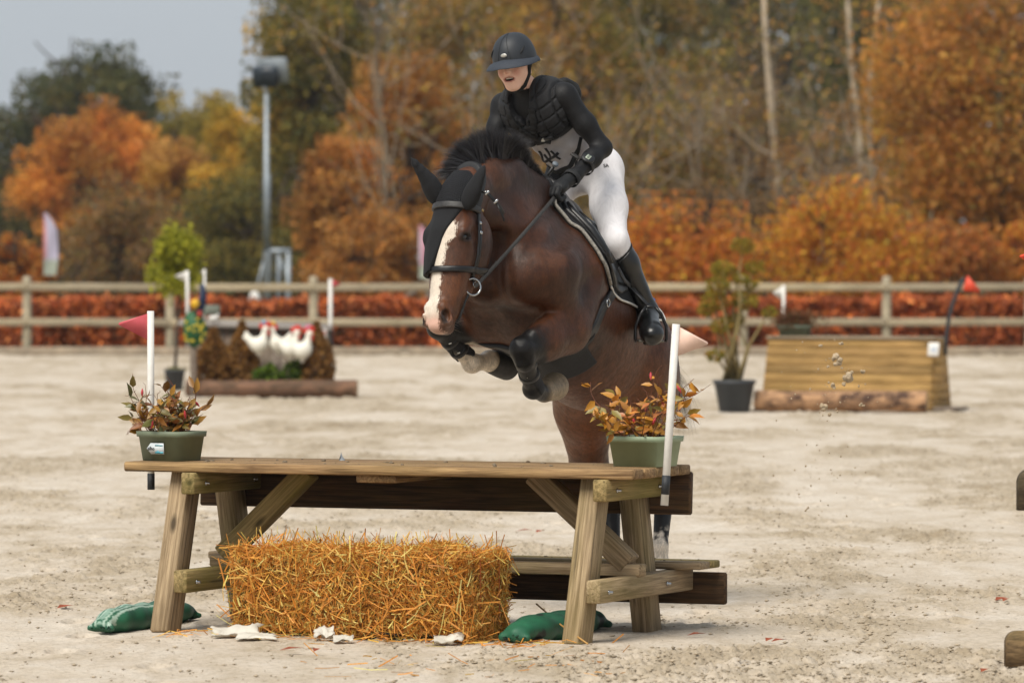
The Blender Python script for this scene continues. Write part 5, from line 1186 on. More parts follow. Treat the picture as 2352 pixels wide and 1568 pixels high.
for q in (((-.029, .079, -.060), (-.012, .093, -.0525), .0045), ((-.012, .093, -.0525), (.012, .093, -.0525), .0045), ((.012, .093, -.0525), (.029, .079, -.060), .0045),
          ((-.029, .079, -.061), (-.013, .090, -.0750), .0050), ((-.013, .090, -.0750), (.013, .090, -.0750), .0058), ((.013, .090, -.0750), (.029, .079, -.061), .0050)):
    rc(q[0], q[2]*.8, q[1], q[2], .006)
# hands: a gloved fist on the near rein, its fellow behind the neck
def fist(w, pal, kn, th, k=1.22):
    """w wrist, pal palm centre, kn knuckle side, th thumb side"""
    ax = nrm(pal-w); kn = nrm(kn-ax*np.dot(kn, ax)); th = nrm(th-ax*np.dot(th, ax)-kn*np.dot(th, kn))
    rd.cone(w, .034, pal, .030*k, .02); rd.ell(pal+ax*.005, np.array((.040, .023, .042))*k, np.array([ax, kn, th]), .015)
    for o_, L_ in ((.030, .040), (.010, .045), (-.010, .043), (-.029, .036)):
        k0 = pal+(ax*.034+th*o_+kn*.008)*k; k1 = k0+(ax*L_*.55-kn*.012)*k; k2 = k1+(-kn*.030-ax*.006)*k; k3 = k2+(-ax*.028-kn*.002)*k
        rd.chain([k0, k1, k2, k3], [.0130*k, .0120*k, .0108*k, .0098*k], .003)
    rd.chain([pal+(th*.036-ax*.015)*k, pal+(th*.048+ax*.018-kn*.010)*k, pal+(th*.040+ax*.044-kn*.020)*k], [.0150*k, .0130*k, .0105*k], .008)
LHAND = P(1283, 432, 27.96)
fist(Lw, LHAND, nrm(P(1255, 415, 27.9)-LHAND), nrm(np.array((-.55, -.15, .8))))
RHAND = P(1240, 432, 28.16); fist(Rw, RHAND, nrm(np.array((-.4, -.9, .1))), np.array((.2, 0, 1.)))
q = np.array([pel, Lk, La, Lt, Ra, Rt, Ls, Rs, hc_, Le, Re, Lw, Rw]); lo_, hi_ = q.min(0)-.2, q.max(0)+.2
RV, RQ = mesh_sdf(rd, lo_, hi_, .0062, rd.blocks)
rl = (RV-pel)@RA.T; fl = floc(RV); nz = fbm(RV*30, 3, 8)
rcol = np.tile(np.array(rgb('0e0e11')[:3]), (len(RV), 1))                     # black shirt
def near(a, b): return seg_t(RV, a, b)
sk = (np.linalg.norm(RV-fc(0, .0, -.02), axis=1) < .155)*1.0*(fl[:, 2] > -.140)   # face and throat
tneck, dneck = near(nb_, hc_); sk = np.maximum(sk, (dneck < .08)*sstep(.40, .43, tneck))*(fl[:, 2] < .2)
rcol = mixc(rcol, np.clip(sk, 0, 1), 'ecbfa8')
fk = sk*(fl[:, 1] > .03)
for s_ in (1, -1): rcol = mixc(rcol, fk*sstep(.032, .008, np.linalg.norm(fl-np.array((.036*s_, .075, -.035)), axis=1))*.55, 'c26a58')
rcol = mixc(rcol, fk*sstep(.018, .004, np.linalg.norm(fl-np.array((0, .112, -.026)), axis=1))*.4, 'bd6a58')
lipd = np.linalg.norm((fl-np.array((0, .090, -.064)))/np.array((.031, .03, .0150)), axis=1)
rcol = mixc(rcol, fk*sstep(1.1, .9, lipd), 'b8786a'); lipi = np.linalg.norm((fl-np.array((0, .085, -.0635)))/np.array((.025, .03, .0085)), axis=1)
rcol = mixc(rcol, fk*sstep(1.05, .9, lipi), '3a1512')
wl = np.zeros(len(RV))                                                        # white breeches: hips, thighs, knees
wst = rl[:, 2]-rl[:, 1]*.15
wl = np.maximum(wl, sstep(.055, .045, wst)*(np.abs(rl[:, 0]) < .3))
for h_, k_, a_ in ((Lh, Lk, La), (Rh, Rk, Ra)):
    t, d = near(h_, k_); wl = np.maximum(wl, (d < .16)*(t > -.6)*(wst < .05)*1.0)
for s_, e_, w_ in ((Ls, Le, Lw), (Rs, Re, Rw)):
    for a, b in ((s_, e_), (e_, w_)):
        t, d = near(a, b); wl = np.where(d < .075, 0, wl)
rcol = mixc(rcol, np.clip(wl, 0, 1), 'e9e6e8')
for h_, k_, a_, t_ in ((Lh, Lk, La, Lt), (Rh, Rk, Ra, Rt)):                     # tall black boots
    t, d = near(k_, a_); slant = (RV-k_)@nrm(HLv*.6-HFv*.8)*.9
    bt = sstep(.165, .18, t+slant)*(d < .17)*(RV[:, 2] < k_[2]+.02)
    rcol = mixc(rcol, bt, '0f1011')
for w_, hnd in ((Lw, LHAND), (Rw, RHAND)): rcol = mixc(rcol, (np.linalg.norm(RV-hnd, axis=1) < .10)*1.0, '18191b')
def cloth():
    m = NT('rider_clothes'); a = m.node('ShaderNodeAttribute', attribute_name='Col'); v = m.coord('Object')
    n = m.noise(m.coord('Object', (1, 1, .5), (.5, .7, 0)), 16, 5, .6, 1.2); n2 = m.noise(v, 300, 2)
    m.col(m.mix(1.0, a.outputs['Color'], m.ramp(n, [(.3, (.88,)*3), (.7, (1.08,)*3)]), 'MULTIPLY')); m.set(Roughness=.62, Specular_IOR_Level=.35)
    m.bump(m.math('ADD', n, m.math('MULTIPLY', n2, .06)), .32, .016); return m.m
rider = thing('person', 'rider in black top, white breeches and dark helmet on the horse', 'person', T(.3, -.05))
sdf_obj('body', RV, RQ, cloth(), rider, rcol)
for s_ in (1, -1):
    MB().ball(fc(.030*s_, .066, .010), .0125, 12, 8).build('eye', plain('eye_white', 'cfc8c0', .2), rider, True)
tm = MB(); tm.box(fc(0, .0865, -.0590), h_l, h_f, h_u, .038, .006, .010, .002); tm.build('teeth', plain('teeth', 'dcd3c6', .3), rider)
# boots: a polished shell over the lower legs
bootm = plain('boot_leather', '0f1011', .30, var=.25, scale=18, bump=.12, spec=.55)
for k_, a_, t_ in ((Lk, La, Lt), (Rk, Ra, Rt)):
    top = k_+(a_-k_)*.17; axb = nrm(a_-k_); qn = np.array([k_, a_, t_])
    f = lambda p: smax(rd(p)-.006, -((p-top)@axb)+((p-top)@nrm(HLv*.6-HFv*.8))*-.45, .004)
    reg = lambda p: np.maximum(f(p), seg_far(p, k_, a_, t_))
    def seg_far(p, k_, a_, t_):
        d = np.minimum(*[np.linalg.norm(p-x-np.clip(((p-x)@(y-x))/((y-x)@(y-x)), 0, 1)[..., None]*(y-x), axis=-1) for x, y in ((k_, a_), (a_, t_))])-.13
        return d
    V, Q = mesh_sdf(reg, qn.min(0)-.12, qn.max(0)+.12, .006); sdf_obj('riding_boot', V, Q, bootm, rider)
# helmet: smooth shell with a wide peak all round
hel = plain('helmet_shell', '262a30', .55, var=.10, scale=220, bump=.08, spec=.45)
def hpt(x, y, z): return fc(x, y, z)
def rim_z(th): return .030-.022*(1-math.cos(th))/2*1.0-.012*abs(math.sin(th))      # th = 0 at the front
V = []; n, m = 64, 22
for j in range(m+1):
    v = j/m*math.pi/2
    for i in range(n):
        th = 2*math.pi*i/n; c_, s_ = math.cos(v)**.82, math.sin(v)
        y0 = (.116 if math.cos(th) > 0 else .128)*math.cos(th); x0 = .104*math.sin(th)
        z = rim_z(th)+(.142-rim_z(th))*s_**.95
        V.append(hpt(x0*c_, y0*c_-.012-.004*s_, z))
Fs = [(j*n+i, j*n+(i+1) % n, (j+1)*n+(i+1) % n, (j+1)*n+i) for j in range(m) for i in range(n)]
helmet = MB().add(V, Fs).build('helmet', hel, rider, True)
V = []; prof = [(0, .004), (.35, .002), (.75, -.006), (1.0, -.016), (1.02, -.0195), (.97, -.020), (.6, -.010), (.2, -.006), (-.06, -.006)]
for u_, dz in prof:
    for i in range(n):
        th = 2*math.pi*i/n; w = .008+.050*max(0, math.cos(th))**1.2+.006*abs(math.sin(th))
        y0 = (.116 if math.cos(th) > 0 else .128)*math.cos(th); x0 = .104*math.sin(th); L_ = math.hypot(x0, y0)
        V.append(hpt(x0*(1+w*u_/L_), y0*(1+w*u_/L_)-.012, rim_z(th)+dz-(.012*max(0, math.cos(th)))*max(u_, 0)))
m = len(prof); Fs = [(j*n+i, (j+1)*n+i, (j+1)*n+(i+1) % n, j*n+(i+1) % n) for j in range(m-1) for i in range(n)]
MB().add(V, Fs).build('peak', plain('peak_cloth', '2e343e', .75, var=.12, scale=150, bump=.1), helmet, True)
def dome(th, v, out=.002):
    c_, s_ = math.cos(v)**.82, math.sin(v); y0 = (.116 if math.cos(th) > 0 else .128)*math.cos(th); x0 = .104*math.sin(th)
    return hpt((x0*c_)*(1+out/.1), (y0*c_-.012-.004*s_)*(1+out/.1), rim_z(th)+(.142-rim_z(th))*s_**.95+out*s_)
sm = plain('seam', '17191c', .8)
for t0 in (.32, -.32):
    MB().tube([dome(t0*(1-.55*math.sin(v)), v, .0006) for v in np.linspace(.05, 1.5, 24)], .0014, 6).build('seam', sm, helmet, True)
for t0 in (.95, -.95):
    MB().tube([dome(t0+.35*k, .36+.30*k, .001) for k in np.linspace(-.55, .55, 12)], [.0006, .002, .004, .005, .0055, .0055, .005, .005, .004, .003, .002, .0006], 8).build('air_vent', sm, helmet, True)
bd = dome(.03, .20, .004); MB().ball(bd, (.017, .004, .010), 20, 10, A=RH).build('badge', plain('silver_badge', 'c9c8c2', .35, .6), helmet, True)
strap_m = plain('webbing', '0f0f10', .8, var=.2, bump=.3)
for s_ in (1, -1):
    c = [fc(.080*s_, -.005, .030), fc(.078*s_, .004, -.02), fc(.071*s_, .014, -.065), fc(.050*s_, .040, -.112), fc(.014*s_, .055, -.136)]
    MB().ribbon(c, [h_l*s_+h_f*.5, h_l*s_+h_f*.5, h_l*s_+h_f*.6, h_f+h_l*s_*.6, h_f-h_u*.5], .019, .005).build('chin_strap', strap_m, helmet)
    c = [fc(.074*s_, -.055, .015), fc(.070*s_, -.03, -.03), fc(.061*s_, .008, -.066)]
    MB().ribbon(c, h_l*s_, .012, .003).build('chin_strap', strap_m, helmet)
MB().ball(fc(.066, .018, -.072), (.004, .008, .011), 10, 6, A=RH).build('strap_buckle', plain('red_clip', 'b23226', .4), helmet, True)
rg = np.random.default_rng(4); n = 900                                              # fair hair gathered low at the back
rt = np.array([fc(.045+rg.normal(0, .012), -.055+rg.normal(0, .015), -.005+rg.normal(0, .012)) for _ in range(n)])
hair('hair', rt, np.tile(h_l*.55-h_f*.5-h_u*.8, (n, 1))+rg.normal(0, .3, (n, 3)), rg.uniform(.025, .07, n), plain('fair_hair', 'd9c08e', .5, var=.3), rider, .003, 5, .3, .5, 6)
# body protector: foam blocks over chest, back and shoulders
tl = lambda p: (p-chest)@RA.T
tz = Field(); tz.ell(pel, (.145, .11, .12), RA, .05); tz.cone(pel, .118, waist, .112, .06, fr_t, .78); tz.cone(waist, .110, chest, .145, .06, fr_t, .74); tz.ell(chest+spine*.02, (.160, .108, .13), RA, .05)
tz.cone(Rs*.75+Ls*.25-spine*.015, .07, Ls*.75+Rs*.25-spine*.015, .07, .05)
for s_ in (1, -1): tz.ell(chest+shax*.065*s_+fr_t*.055-spine*.02, (.07, .06, .065), RA, .04)
def vest_f(p):
    x, y, z = np.moveaxis(tl(p), -1, 0)
    gx = np.abs(((x+.0325)/.065+.5) % 1-.5)*.065; gz = np.abs(((z+.02)/.055+.5) % 1-.5)*.055
    gr = np.minimum(gx, gz); t = .030-.009*sstep(.006, .001, gr)
    b = tz(p)-t
    neck = .068-np.sqrt((x/1.0)**2+((z-.17)/1.5)**2)-.0*y
    neck = np.where(y > 0, np.maximum(neck, .5*(z-.03)-np.abs(x)*1.3+.0), neck)      # open V at the throat
    arm = np.minimum(np.linalg.norm(p-Ls+shax*.0, axis=-1), np.linalg.norm(p-Rs, axis=-1))
    arm = .066-arm
    low = np.where(np.abs(z) < 9, -.105-z-np.abs(x)*.06, 0)
    return smax(smax(b, neck, .01), smax(arm, low, .01), .01)
bx = np.array([chest+shax*a+fr_t*b+spine*c for a in (-.26, .26) for b in (-.22, .22) for c in (-.25, .22)])
V, Q = mesh_sdf(vest_f, bx.min(0), bx.max(0), .0065)
vest = sdf_obj('body_protector', V, Q, plain('vest_foam', '17171a', .72, var=.2, scale=90, bump=.25), rider)
def trace_t(fn, p0, d, L=.4): return march(fn, p0, nrm(d), 0, L)[0]
def on_fronts(xz, out=.003, fn=None, c0=None): return march(fn or vest_f, np.array([(chest if c0 is None else c0)+shax*x+spine*z+fr_t*.35 for x, z in xz]), -fr_t, 0, .5)+fr_t*out
def on_front(x, z, out=.003): return on_fronts([(x, z)], out)[0]
for pts, w in (([(-.075, .115), (-.06, .06), (-.03, .0), (.02, -.06), (.06, -.10)], .040), ([(.075, .115), (.062, .06), (.035, .01), (.0, -.045)], .036), ([(-.10, -.075), (-.05, -.083), (.0, -.085), (.06, -.075), (.11, -.06)], .034)):
    MB().ribbon(on_fronts(along(pts, 24)), fr_t, w, .006).build('harness_strap', strap_m, vest)
for x, z, s1, s2 in ((-.062, -.082, .040, .034), (.075, -.066, .055, .020)):
    q = on_front(x, z, .010); MB().box(q, shax, spine, fr_t, s1, s2, .010, .003).build('clip', plain('plastic_clip', '1a1a1c', .4), vest)
MB().ball(on_front(.035, -.070, .012), (.020, .013, .005), 20, 8, A=np.array([shax, spine, fr_t])).build('vest_badge', plain('silver_badge', 'c9c8c2', .35, .6), vest, True)
cn = Field(); cn.cone(P(1290, 194, 28.34), .028, P(1316, 214, 28.37), .032, .04); cn.cone(P(1316, 214, 28.37), .032, P(1324, 250, 28.43), .026, .04); cn.cone(P(1300, 188, 28.34), .018, P(1320, 198, 28.39), .016, .03); cn.cone(P(1270, 205, 28.34), .03, P(1300, 250, 28.42), .03, .04)    # gas canister pack at the back
V, Q = mesh_sdf(cn, bx.min(0)-.15, bx.max(0)+.15, .008); sdf_obj('back_pack', V, Q, strap_m, vest)
# number bib round the waist
wm = lambda p: (p-waist)@RA.T
def bib_f(p):
    x, y, z = np.moveaxis(wm(p), -1, 0); w = .004*np.sin(x*60+z*25)+.003*np.sin(z*80-x*18)
    return smax(smax(tz(p)-.020-w, np.abs(z-.022)-.102, .006), np.maximum(-.055-y, np.abs(x)-.175), .006)
bx2 = np.array([waist+shax*a+fr_t*b+spine*c for a in (-.24, .24) for b in (-.2, .2) for c in (-.15, .15)])
V, Q = mesh_sdf(bib_f, bx2.min(0), bx2.max(0), .0065)
bib = sdf_obj('number_bib', V, Q, plain('bib_cloth', 'aba7a9', .7, var=.06, scale=25, bump=.3), rider)
ink = plain('black_ink', '15151a', .7)
def print_on(name, txt, size, o, ex, ey, nor, fn, parent, mat, out=.0025):
    V, Fs = text_mesh(txt, size); nor = nrm(nor)
    W_ = o+V[:, :1]*ex+V[:, 1:2]*ey
    if fn: W_ = march(fn, W_+nor*.12, -nor, 0, .3)
    return MB().add(W_+nor*out, Fs).build(name, mat, parent)
ex_ = nrm(shax*.90+spine*.34); ey_ = nrm(spine-ex_*np.dot(spine, ex_))
for k_ in (0, 1):                                                             # the number 44 in broad strokes
    for st_ in (((.034, .050), (-.006, -.014), (.058, -.014)), ((.036, .020), (.036, -.046))):
        q_ = along([(x-.066+k_*.070, y) for x, y in st_], 14); o_ = waist-shax*.026+spine*.036; W_ = march(bib_f, np.array([o_+ex_*x+ey_*y+fr_t*.25 for x, y in q_]), -fr_t, 0, .4)
        MB().ribbon(W_+fr_t*.0005, fr_t, .0155, .002).build('number_stroke', ink, bib)
c = on_fronts(along([(-.13, -.062), (-.05, -.070), (.05, -.052), (.12, .005), (.15, .05)], 24), .002, bib_f, waist)
MB().ribbon(c, fr_t, .024, .004).build('bib_strap', strap_m, bib)
for k_, a_, t_ in ((Lk, La, Lt), (Rk, Ra, Rt)):
    fd = nrm(t_-a_+np.array((0, 0, -.02))); lt = nrm(np.cross(fd, (0, 0, 1))); dn = np.cross(lt, fd); dn = dn if dn[2] < 0 else -dn
    MB().box(t_*.62+a_*.38+dn*.050, fd, lt, dn, .20, .082, .016, .005).build('boot_sole', plain('sole_rubber', '2d2a27', .8, var=.3), rider)
# stop watch on the near wrist
fa = nrm(Lw-Le); wc = Le*.33+Lw*.67; wn = nrm(np.array((-.22, -1, .02))); wn = nrm(wn-fa*np.dot(wn, fa)); wb = wc+wn*.048; wx = nrm(np.cross(wn, fa))
watch = MB().lathe([(.0001, 0), (.030, 0), (.034, .004), (.034, .012), (.028, .016), (.0001, .016)], wb, 28, wn).build('watch', plain('watch_case', '17181a', .45), rider, True)
MB().box(wb+wn*.0165, fa, wx, wn, .032, .022, .003, .001).build('watch_screen', plain('lcd', 'a9b3a2', .3), watch)
print_on('watch_digits', '0:50', .0150, wb+wn*.0185, fa, np.cross(wn, fa), wn, None, watch, ink, .0004)
pts = [wc+(.046)*(math.cos(t)*wn+math.sin(t)*wx) for t in np.linspace(.5, 2*math.pi-.5, 26)]
MB().ribbon(pts, [p-wc for p in pts], .024, .004).build('watch_strap', rub, watch)
MB().ribbon([wc+wx*-.046*k+wn*.02 for k in (.9, 1.1, 1.5, 1.9)], wn, .022, .006).build('strap_tail', rub, watch)
# small script mark on the breeches
sx = P(1396, 380, 28.3); print_on('pocket_mark', 'SA', .024, sx, nrm(np.array((.97, -.1, .12))), np.array((-.1, 0, 1.)), np.array((.05, -1, 0)), rd, rider, ink, .002)
# glove cuff
gc = Lw*.75+LHAND*.25; pts = [gc+.042*(math.cos(t)*nrm(np.cross(fa, (0, 0, 1)))+math.sin(t)*nrm(np.cross(fa, np.cross(fa, (0, 0, 1))))) for t in np.linspace(0, 2*math.pi, 25)]
MB().ribbon(pts, [p-gc for p in pts], .030, .004).build('glove_cuff', plain('glove_cloth', '18191b', .8, var=.2, bump=.3), rider)
# reins, whip, stirrups
reins = thing('reins', 'black leather reins running from the bit to the rider', 'reins', (BITL+LHAND)/2)
def rein(a, b, sag, lift=0.0, name='rein'):
    t = np.linspace(0, 1, 30); c = a[None]*(1-t)[:, None]+b[None]*t[:, None]; c[:, 2] -= sag*np.sin(t*math.pi)
    c = c+(CAM-c)/np.linalg.norm(CAM-c, axis=1)[:, None]*(lift*np.sin(t**1.3*math.pi))[:, None]
    MB().ribbon(c, (.3, -1, .2), .018, .004).build(name, plain('rein_leather', '343230', .7, var=.2, scale=90, bump=.3), reins)
rein(BITL+HLv*.012, LHAND+np.array((-.012, -.03, -.035)), .008, .16)
mid_ = march(hz, (n1-NL*.5)[None], NL, .01, .6)[0]; rein(BITR, mid_, .0); rein(mid_, RHAND+np.array((0, .0, -.03)), .0)
for t in (.28, .80, .93):
    q = BITL*(1-t)+(LHAND+np.array((-.012, -.03, -.04)))*t; q = q+nrm(CAM-q)*.16*math.sin(t**1.3*math.pi); MB().box(q+np.array((0, -.006, -.008)), nrm(LHAND-BITL), np.cross(nrm(LHAND-BITL), (0, -1, 0)), (0, -1, 0), .010, .034, .008, .001).build('rein_stop', leather_d, reins)
q = BITL+nrm(LHAND-BITL)*.022; ring(MB(), q, nrm(np.cross(nrm(LHAND-BITL), E_f)), .011, .003, 18, 6).build('rein_buckle', steel, reins, True)
ring(MB(), BITL+nrm(LHAND-BITL)*.046+np.array((0, -.004, 0)), E_f, .010, .003, 18, 6).build('rein_buckle', steel, reins, True)
whip = thing('riding_whip', 'short black riding whip with a grey knob held at the withers', 'whip', P(1272, 385, 28.10))
k0 = P(1271, 384, 28.10); k1 = P(1190, 500, 28.3); MB().tube([k0, k0*.7+k1*.3, k1], [.0085, .008, .005], 10).build('shaft', leather, whip, True)
MB().lathe([(.0001, 0), (.014, .002), (.017, .009), (.015, .016), (.0001, .018)], k0-nrm(k1-k0)*.012, 16, -nrm(k1-k0)).build('knob', plain('knob_grey', '6a727a', .5), whip, True)
for sd, k_, a_, t_ in ((1, Lk, La, Lt), (-1, Rk, Ra, Rt)):
    st = thing('stirrup', 'black stirrup iron and leather on the boot facing the camera' if sd > 0 else 'black stirrup iron on the far side of the horse', 'stirrup', t_, 'stirrups')
    tr = t_*.72+a_*.28+np.array((0, 0, -.055)); fd = nrm((t_-a_)*np.array((1, 1, .15))); lt = nrm(np.cross(fd, (0, 0, 1)))
    hang = a_*.62+k_*.38; up = nrm(np.array((0, 0, 1.))+nrm(hang-tr)*.2); tp = tr+up*.155
    c = [tp+lt*.012, tr+up*.12+lt*.042, tr+up*.06+lt*.068, tr+lt*.072, tr-up*.012+lt*.066]; c2 = [p-2*lt*np.dot(p-tr, lt) for p in c]
    MB().ribbon(c+[], lt, .030, .013).build('iron', leather, st); MB().ribbon(c2, -lt, .030, .013).build('iron', leather, st)
    MB().box(tp+up*.004, lt, fd, up, .034, .020, .016, .004).build('iron_eye', leather, st)
    MB().box(tr-up*.010, lt, fd, up, .128, .062, .014, .004).build('tread', plain('tread_metal', '77726a', .5, .6), st)
    top = lateral(.06, .10, sd, .036); c = np.array([tp, hang*.5+tp*.5+lt*.045*0, lateral(.12, .33, sd, .05), top])
    q1 = k_*.35+a_*.65+np.array((-.03, -.055, 0)) if sd > 0 else k_*.35+a_*.65; c = [tp, tp*.5+q1*.5, q1, q1*.45+lateral(.12, .33, sd, .045)*.55, lateral(.10, .30, sd, .045)]
    MB().ribbon(c, HLv*sd+np.array((0, -.4, 0)), .022, .005).build('stirrup_leather', leather_d, st)
# ================================================================== the picnic table jump and what stands on and under it
TH = R(23); TU = np.array((math.cos(TH), -math.sin(TH), 0)); TV = np.array((math.sin(TH), math.cos(TH), 0)); TO = np.array((-1.612, 26.40, 0))
def tp(u, v, z): return TO+TU*u+TV*v+Z3*z
UR = 2.067; ZT = .778
table = thing('picnic_table_jump', 'weathered wooden picnic table with one bench used as a jump', 'jump', tp(1.0, .45, 0))
wl_ = wood('table_wood', 'b8a283', '7d6a50', .28); wt_ = wood('top_wood', 'ab8d66', '6b5238', .15); wd_ = wood('dark_wood', '65492f', '38281a', .10); wg_ = wood('green_wood', 'ac9668', '73643f', .5)
# table top of five planks, the front one thick
for k in range(5):
    v0 = .08+.144*k; r = rnd.uniform(-.01, .01)
    beam('top_plank', tp(-.255+r, v0+.07, ZT-.0225), tp(UR+.24+r, v0+.07, ZT-.0225), .138, .045, wt_, table, bev=.007)
beam('skirt_board', tp(-.20, .80, .645), tp(UR+.245, .80, .645), .045, .20, wd_, table, bev=.008, side=nrm(Z3+TV*.06))
for u0 in (0.0, UR):
    for vf, vt in ((0.0, .235), (.867, .665)):
        beam('leg', tp(u0, vf, .0)-Z3*.02, tp(u0, vt, .735), .095, .14, wl_, table, side=TV, bev=.007)
    beam('top_cleat', tp(u0+.088, .06, .682), tp(u0+.088, .84, .682), .07, .10, wg_, table)
    beam('bench_beam', tp(u0+.088, -.02, .230), tp(u0+.088, 1.14, .230), .07, .104, wg_ if u0 == 0 else wl_, table)
    for v, z in ((.18, .68), (.70, .68), (.08, .225), (.80, .225)):
        MB().lathe([(.0001, 0), (.011, 0), (.011, .004), (.006, .007), (.006, .02), (.0001, .021)], tp(u0+.1235, v, z), 10, TU).build('bolt', steel if 'steel' in globals() else plain('steel', 'b4b6b8', .22, 1.0), table, True)
beam('middle_cleat', tp(1.02, .12, .715), tp(1.02, .78, .715), .20, .035, wt_, table)
beam('stretcher', tp(.02, .47, .305), tp(UR+.135, .47, .305), .09, .055, wl_, table)
beam('brace', tp(.08, .47, .33), tp(.52, .47, .735), .095, .10, wg_, table, side=TV)
beam('brace', tp(UR+.07, .47, .33), tp(UR-.40, .47, .735), .095, .10, wl_, table, side=TV)
for k in range(2): beam('bench_plank', tp(-.225, .975+.132*k, .2845+.0175), tp(UR+.245, .975+.132*k, .2845+.0175), .126, .035, wg_ if k else wl_, table)
beam('bench_skirt', tp(-.20, 1.185, .185), tp(UR+.27, 1.185, .185), .04, .15, wd_, table, bev=.008)
# mud thrown on to the boards
rg = np.random.default_rng(51); b = MB()
for k in range(90):
    u, on = rg.uniform(-.2, UR+.2), rg.random() < .6; v, z = (rg.uniform(.1, .76), ZT) if on else (rg.uniform(.93, 1.15), .3195)
    s = .002+.008*rg.random()**2; b.ball(tp(u, v, z+s*.25), np.array((s*1.4, s*1.2, s*.7)), 6, 4, jit=.35, rg=rg)
stuff(tag(b.build('mud_crumbs', plain('wet_sand', '7d6f5c', .9, var=.3)), 'crumbs of wet sand lying on the table boards', 'sand'))
b = MB(); c = tp(.62, .62, ZT); b.add([c+Z3*.022, c-TU*.016, c+TV*.012, c+TU*.018, c-TV*.012, c-TU*.004+Z3*.040, c+TU*.006-Z3*.0+TV*.004], [(0, 1, 2), (0, 2, 3), (0, 3, 4), (0, 4, 1), (5, 1, 6), (5, 6, 2), (5, 2, 1)]); tag(b.build('metal_clip', plain('clip_grey', '7c8084', .5)), 'small grey bent clip standing on the table top', 'clip')
# planters
def shrub(root, c0, spread, height, lean, seed, nl):
    """leafy stems with hanging red buds growing from c0"""
    rg = np.random.default_rng(seed); st = MB(); pts = []
    for k in range(34):
        a = rg.random()*2*math.pi; o = c0+np.array((math.cos(a)*spread[0]*.5*rg.random(), math.sin(a)*spread[1]*.5*rg.random(), 0)); d = nrm(np.array((math.cos(a)*.55+lean, math.sin(a)*.35, 1.0))); L = height*rg.uniform(.55, 1.15)
        p = [o]; q = o
        for i in range(6): d = nrm(d+rg.normal(0, .22, 3)+np.array((lean*.06, 0, -.04))); q = q+d*L/6; p.append(q)
        st.tube(p, np.linspace(.0026, .0012, 7), 5, cap=False); pts.append(p)
        for i in range(3, 7):
            if rg.random() < .5:
                e = p[i]+nrm(d+rg.normal(0, .8, 3))*rg.uniform(.02, .05); st.tube([p[i], (p[i]+e)/2+rg.normal(0, .006, 3), e], [.0013, .001, .0008], 4, cap=False)
    stuff(st.build('stems', plain('shrub_stem', '6b3d26', .8, var=.3), root))
    lm = []
    for h in (('8f6a22', 'a07428', '80581f', '706226', '62602e', 'a8702c', '8c562a') if seed == 61 else ('b07a24', 'c0862a', 'a06a22', '94782a', '80702e', 'c47c2c', 'a8622a')):
        m = plain('shrub_leaf_'+h, h, .42, var=.25, scale=60)
        w = .42; V = [(0, 0, 0), (.30, w*.5, .05), (.62, w*.42, .04), (1, 0, -.10), (.62, -w*.42, .04), (.30, -w*.5, .05), (.34, 0, -.02), (.66, 0, -.03)]
        me = mk_mesh('leaf', V, [(0, 6, 1), (1, 6, 7, 2), (2, 7, 3), (0, 5, 6), (5, 4, 7, 6), (4, 3, 7)]); me.materials.append(m); lm.append(me)
    for k in range(nl):
        p = pts[rg.integers(len(pts))]; t = rg.uniform(1.2, 6); i = min(int(t), 5); q = p[i]*(1-(t-i))+p[i+1]*(t-i)
        d = nrm(rg.normal(0, 1, 3)*np.array((1, .8, .7))+np.array((lean*.3, -.25, .15))); z = nrm(rg.normal(0, .6, 3)+np.array((0, -.6, .8))); y = nrm(np.cross(z, d)); z = np.cross(d, y); s = rg.uniform(.045, .085)
        link('leaf', lm[rg.choice(7, p=(.2, .2, .15, .15, .1, .12, .08))], None, root, frame(q, d*s, y*s, z*s))
    bm = MB(); bm.lathe([(.0005, 0), (.0035, .006), (.0065, .018), (.0060, .026), (.0030, .036), (.0004, .044)], (0, 0, 0), 8); bme = mk_mesh('bud', np.concatenate(bm.v), bm.f, True); bme.materials.append(plain('bud_red', 'b8323a', .45, var=.25, scale=80))
    for k in range(9):
        p = pts[rg.integers(len(pts))]; q = p[rg.integers(3, 7)]+rg.normal(0, .012, 3); z = nrm(np.array((rg.normal(0, .3), rg.normal(0, .3), -1))); x = nrm(np.cross(z, (0, 1, .1))); link('bud', bme, None, root, frame(q, x, np.cross(z, x), z))
PLM = plain('planter_green', '78826c', .5, var=.06, scale=20, spec=.4); PLM2 = plain('planter_pale', '93a387', .5, var=.06, scale=20, spec=.4); SOIL = plain('potting_soil', '3a2d22', 1.0, var=.4, scale=60, bump=.8)
